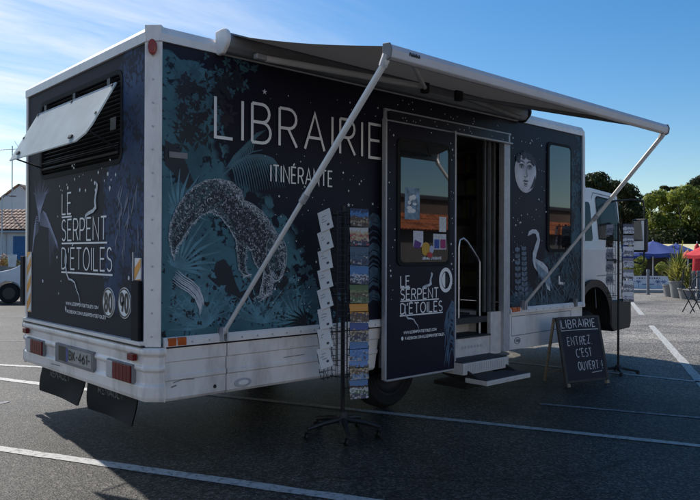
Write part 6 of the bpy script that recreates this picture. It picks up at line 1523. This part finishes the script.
def fill_house(x0, x1, y, h, label, col):  # unseen houses, added to bounce sunlight onto the truck's shaded faces
    o = empty('fill_house', ((x0+x1)/2, y, 0)); tag(o, label, 'house', 'unseen houses added as fill light for the truck')
    lx0, lx1 = -(x1-x0)/2, (x1-x0)/2; wm = mat('lime_render_%d' % int(col*100), (col, col*.97, col*.92), .9, var=.05, vscale=.8, bump=.1, bscale=12)
    mb = MB(); mb.box(lx0, lx1, -7, 0, -.2, h); mb.build('wall', [wm], o)
    mb = MB(); tiled_slope(mb, Vector((lx0-.1, 0, 0)), Vector((1, 0, 0)), lx1-lx0+.2, Vector((0, .3, h-.05)), Vector((0, -3.5, h+1.3))); mb.face([(lx0-.1, -3.5, h+1.3), (lx1+.1, -3.5, h+1.3), (lx1+.1, -7.2, h-.05), (lx0-.1, -7.2, h-.05)]); mb.build('roof', [tile1], o, smooth=True)
    n = int((lx1-lx0)/3)
    for k in range(n):
        for z0, z1 in ((.9, 2.2), (3.6, 5.0)):
            x = lx0+1.4+k*(lx1-lx0-1.4)/n; mb = MB(); mb.box(x, x+.95, .003, .04, z0, z1); f_ = mb.build('window', 'white_clean', o); mb = MB(); mb.box(x+.07, x+.44, .041, .046, z0+.08, z1-.08); mb.box(x+.51, x+.88, .041, .046, z0+.08, z1-.08); mb.build('pane', 'glass', f_)
            for sx_ in (-.5, 1.0):
                mb = MB(); mb.box(x+sx_, x+sx_+.45, .003, .05, z0, z1); mb.build('shutter', [mat('blue_shutter_paint', (.035, .13, .30), .5, var=.12)], o)
    return o
fill_house(-4.5, 5.5, -15.5, 6.6, 'tall white house added out of view to bounce sun onto the truck side', .82)
fill_house(-15.5, -4.6, -15.2, 5.9, 'long low white house added out of view as fill, left of the tall one', .78)
fill_house(-27, -15.6, -14.8, 6.3, 'white house with blue shutters added out of view as fill, end of row', .80)
th = fill_house(-24, -10, -3, 7.0, 'angled white house added out of view to bounce sun onto the truck back', .82); th.location = (-17.5, -4.5, 0); th.rotation_euler = (0, 0, rad(-52))

# =================================================================== SKY, SUN, CAMERA
SKY_SAT, SKY_STR = 1.45, 0.125
SUN_EL, SUN_AZ = 43.5, 5.5            # azimuth measured from +Y towards +X
w = bpy.data.worlds.new('World'); scene.world = w; w.use_nodes = True; nt = w.node_tree; N = nt.nodes; Lk = nt.links
bg = N['Background']; bg.inputs['Strength'].default_value = SKY_STR
sky = N.new('ShaderNodeTexSky'); sky.sky_type = 'NISHITA'; sky.sun_disc = False; sky.sun_elevation = rad(SUN_EL); sky.sun_rotation = rad(SUN_AZ); sky.air_density = 1.0; sky.dust_density = .5; sky.ozone_density = 1.5
tc = N.new('ShaderNodeTexCoord'); sep = N.new('ShaderNodeSeparateXYZ'); Lk.new(tc.outputs['Generated'], sep.inputs[0])
# thin cirrus: project the direction on a high layer
mz = N.new('ShaderNodeMath'); mz.operation = 'ADD'; Lk.new(sep.outputs['Z'], mz.inputs[0]); mz.inputs[1].default_value = .12
dx = N.new('ShaderNodeMath'); dx.operation = 'DIVIDE'; Lk.new(sep.outputs['X'], dx.inputs[0]); Lk.new(mz.outputs[0], dx.inputs[1])
dy = N.new('ShaderNodeMath'); dy.operation = 'DIVIDE'; Lk.new(sep.outputs['Y'], dy.inputs[0]); Lk.new(mz.outputs[0], dy.inputs[1])
cb = N.new('ShaderNodeCombineXYZ'); Lk.new(dx.outputs[0], cb.inputs[0]); Lk.new(dy.outputs[0], cb.inputs[1])
mp_ = N.new('ShaderNodeMapping'); mp_.inputs['Rotation'].default_value = (0, 0, rad(-20)); mp_.inputs['Scale'].default_value = (.55, 1.9, 1); Lk.new(cb.outputs[0], mp_.inputs['Vector'])
nz = N.new('ShaderNodeTexNoise'); nz.inputs['Scale'].default_value = 1.5; nz.inputs['Detail'].default_value = 9; nz.inputs['Roughness'].default_value = .6; nz.inputs['Distortion'].default_value = .5; Lk.new(mp_.outputs[0], nz.inputs['Vector'])
cr = N.new('ShaderNodeValToRGB'); cr.color_ramp.elements[0].position = .37; cr.color_ramp.elements[1].position = .67; cr.color_ramp.elements[1].color = (.8, .8, .8, 1); Lk.new(nz.outputs['Fac'], cr.inputs['Fac'])
# clouds to the left (direction -X+Y), spread out of view to brighten the truck rear
dt = N.new('ShaderNodeVectorMath'); dt.operation = 'DOT_PRODUCT'; Lk.new(tc.outputs['Generated'], dt.inputs[0]); dt.inputs[1].default_value = (math.cos(YAW+rad(62)), math.sin(YAW+rad(62)), 0)
mr = N.new('ShaderNodeMapRange'); mr.inputs['From Min'].default_value = .35; mr.inputs['From Max'].default_value = .85; Lk.new(dt.outputs['Value'], mr.inputs['Value'])
ml = N.new('ShaderNodeMath'); ml.operation = 'MULTIPLY'; Lk.new(cr.outputs['Color'], ml.inputs[0]); Lk.new(mr.outputs[0], ml.inputs[1])
mx = N.new('ShaderNodeMix'); mx.data_type = 'RGBA'; Lk.new(ml.outputs[0], mx.inputs['Factor']); hs_ = N.new('ShaderNodeHueSaturation'); hs_.inputs['Saturation'].default_value = SKY_SAT; Lk.new(sky.outputs['Color'], hs_.inputs['Color']); Lk.new(hs_.outputs['Color'], mx.inputs['A']); mx.inputs['B'].default_value = (8.8, 8.8, 8.8, 1)
Lk.new(mx.outputs['Result'], bg.inputs['Color'])
sl_ = bpy.data.lights.new('Sun', 'SUN'); sl_.energy = 5.0; sl_.angle = rad(.5); sl_.color = (1, .96, .90)
so = bpy.data.objects.new('Sun', sl_); COL.objects.link(so)
sd = Vector((math.sin(rad(SUN_AZ))*math.cos(rad(SUN_EL)), math.cos(rad(SUN_AZ))*math.cos(rad(SUN_EL)), math.sin(rad(SUN_EL))))
so.rotation_euler = sd.to_track_quat('Z', 'Y').to_euler(); so.location = sd*50
cd = bpy.data.cameras.new('Camera'); cd.sensor_width = 36; cd.sensor_fit = 'HORIZONTAL'; cd.lens = FPX/700*36; cd.clip_start = .05; cd.clip_end = 3000
co = bpy.data.objects.new('Camera', cd); COL.objects.link(co)
mw = Matrix.Identity(4)
for i, v in enumerate((_R, _U, -_F)):
    for j in range(3): mw[j][i] = v[j]
mw.translation = CAM; co.matrix_world = mw; scene.camera = co
scene.view_settings.view_transform = 'Standard'; scene.view_settings.look = 'None'; scene.view_settings.exposure = 0; scene.view_settings.gamma = 1
scene.cycles.max_bounces = 6; scene.cycles.use_denoising = True
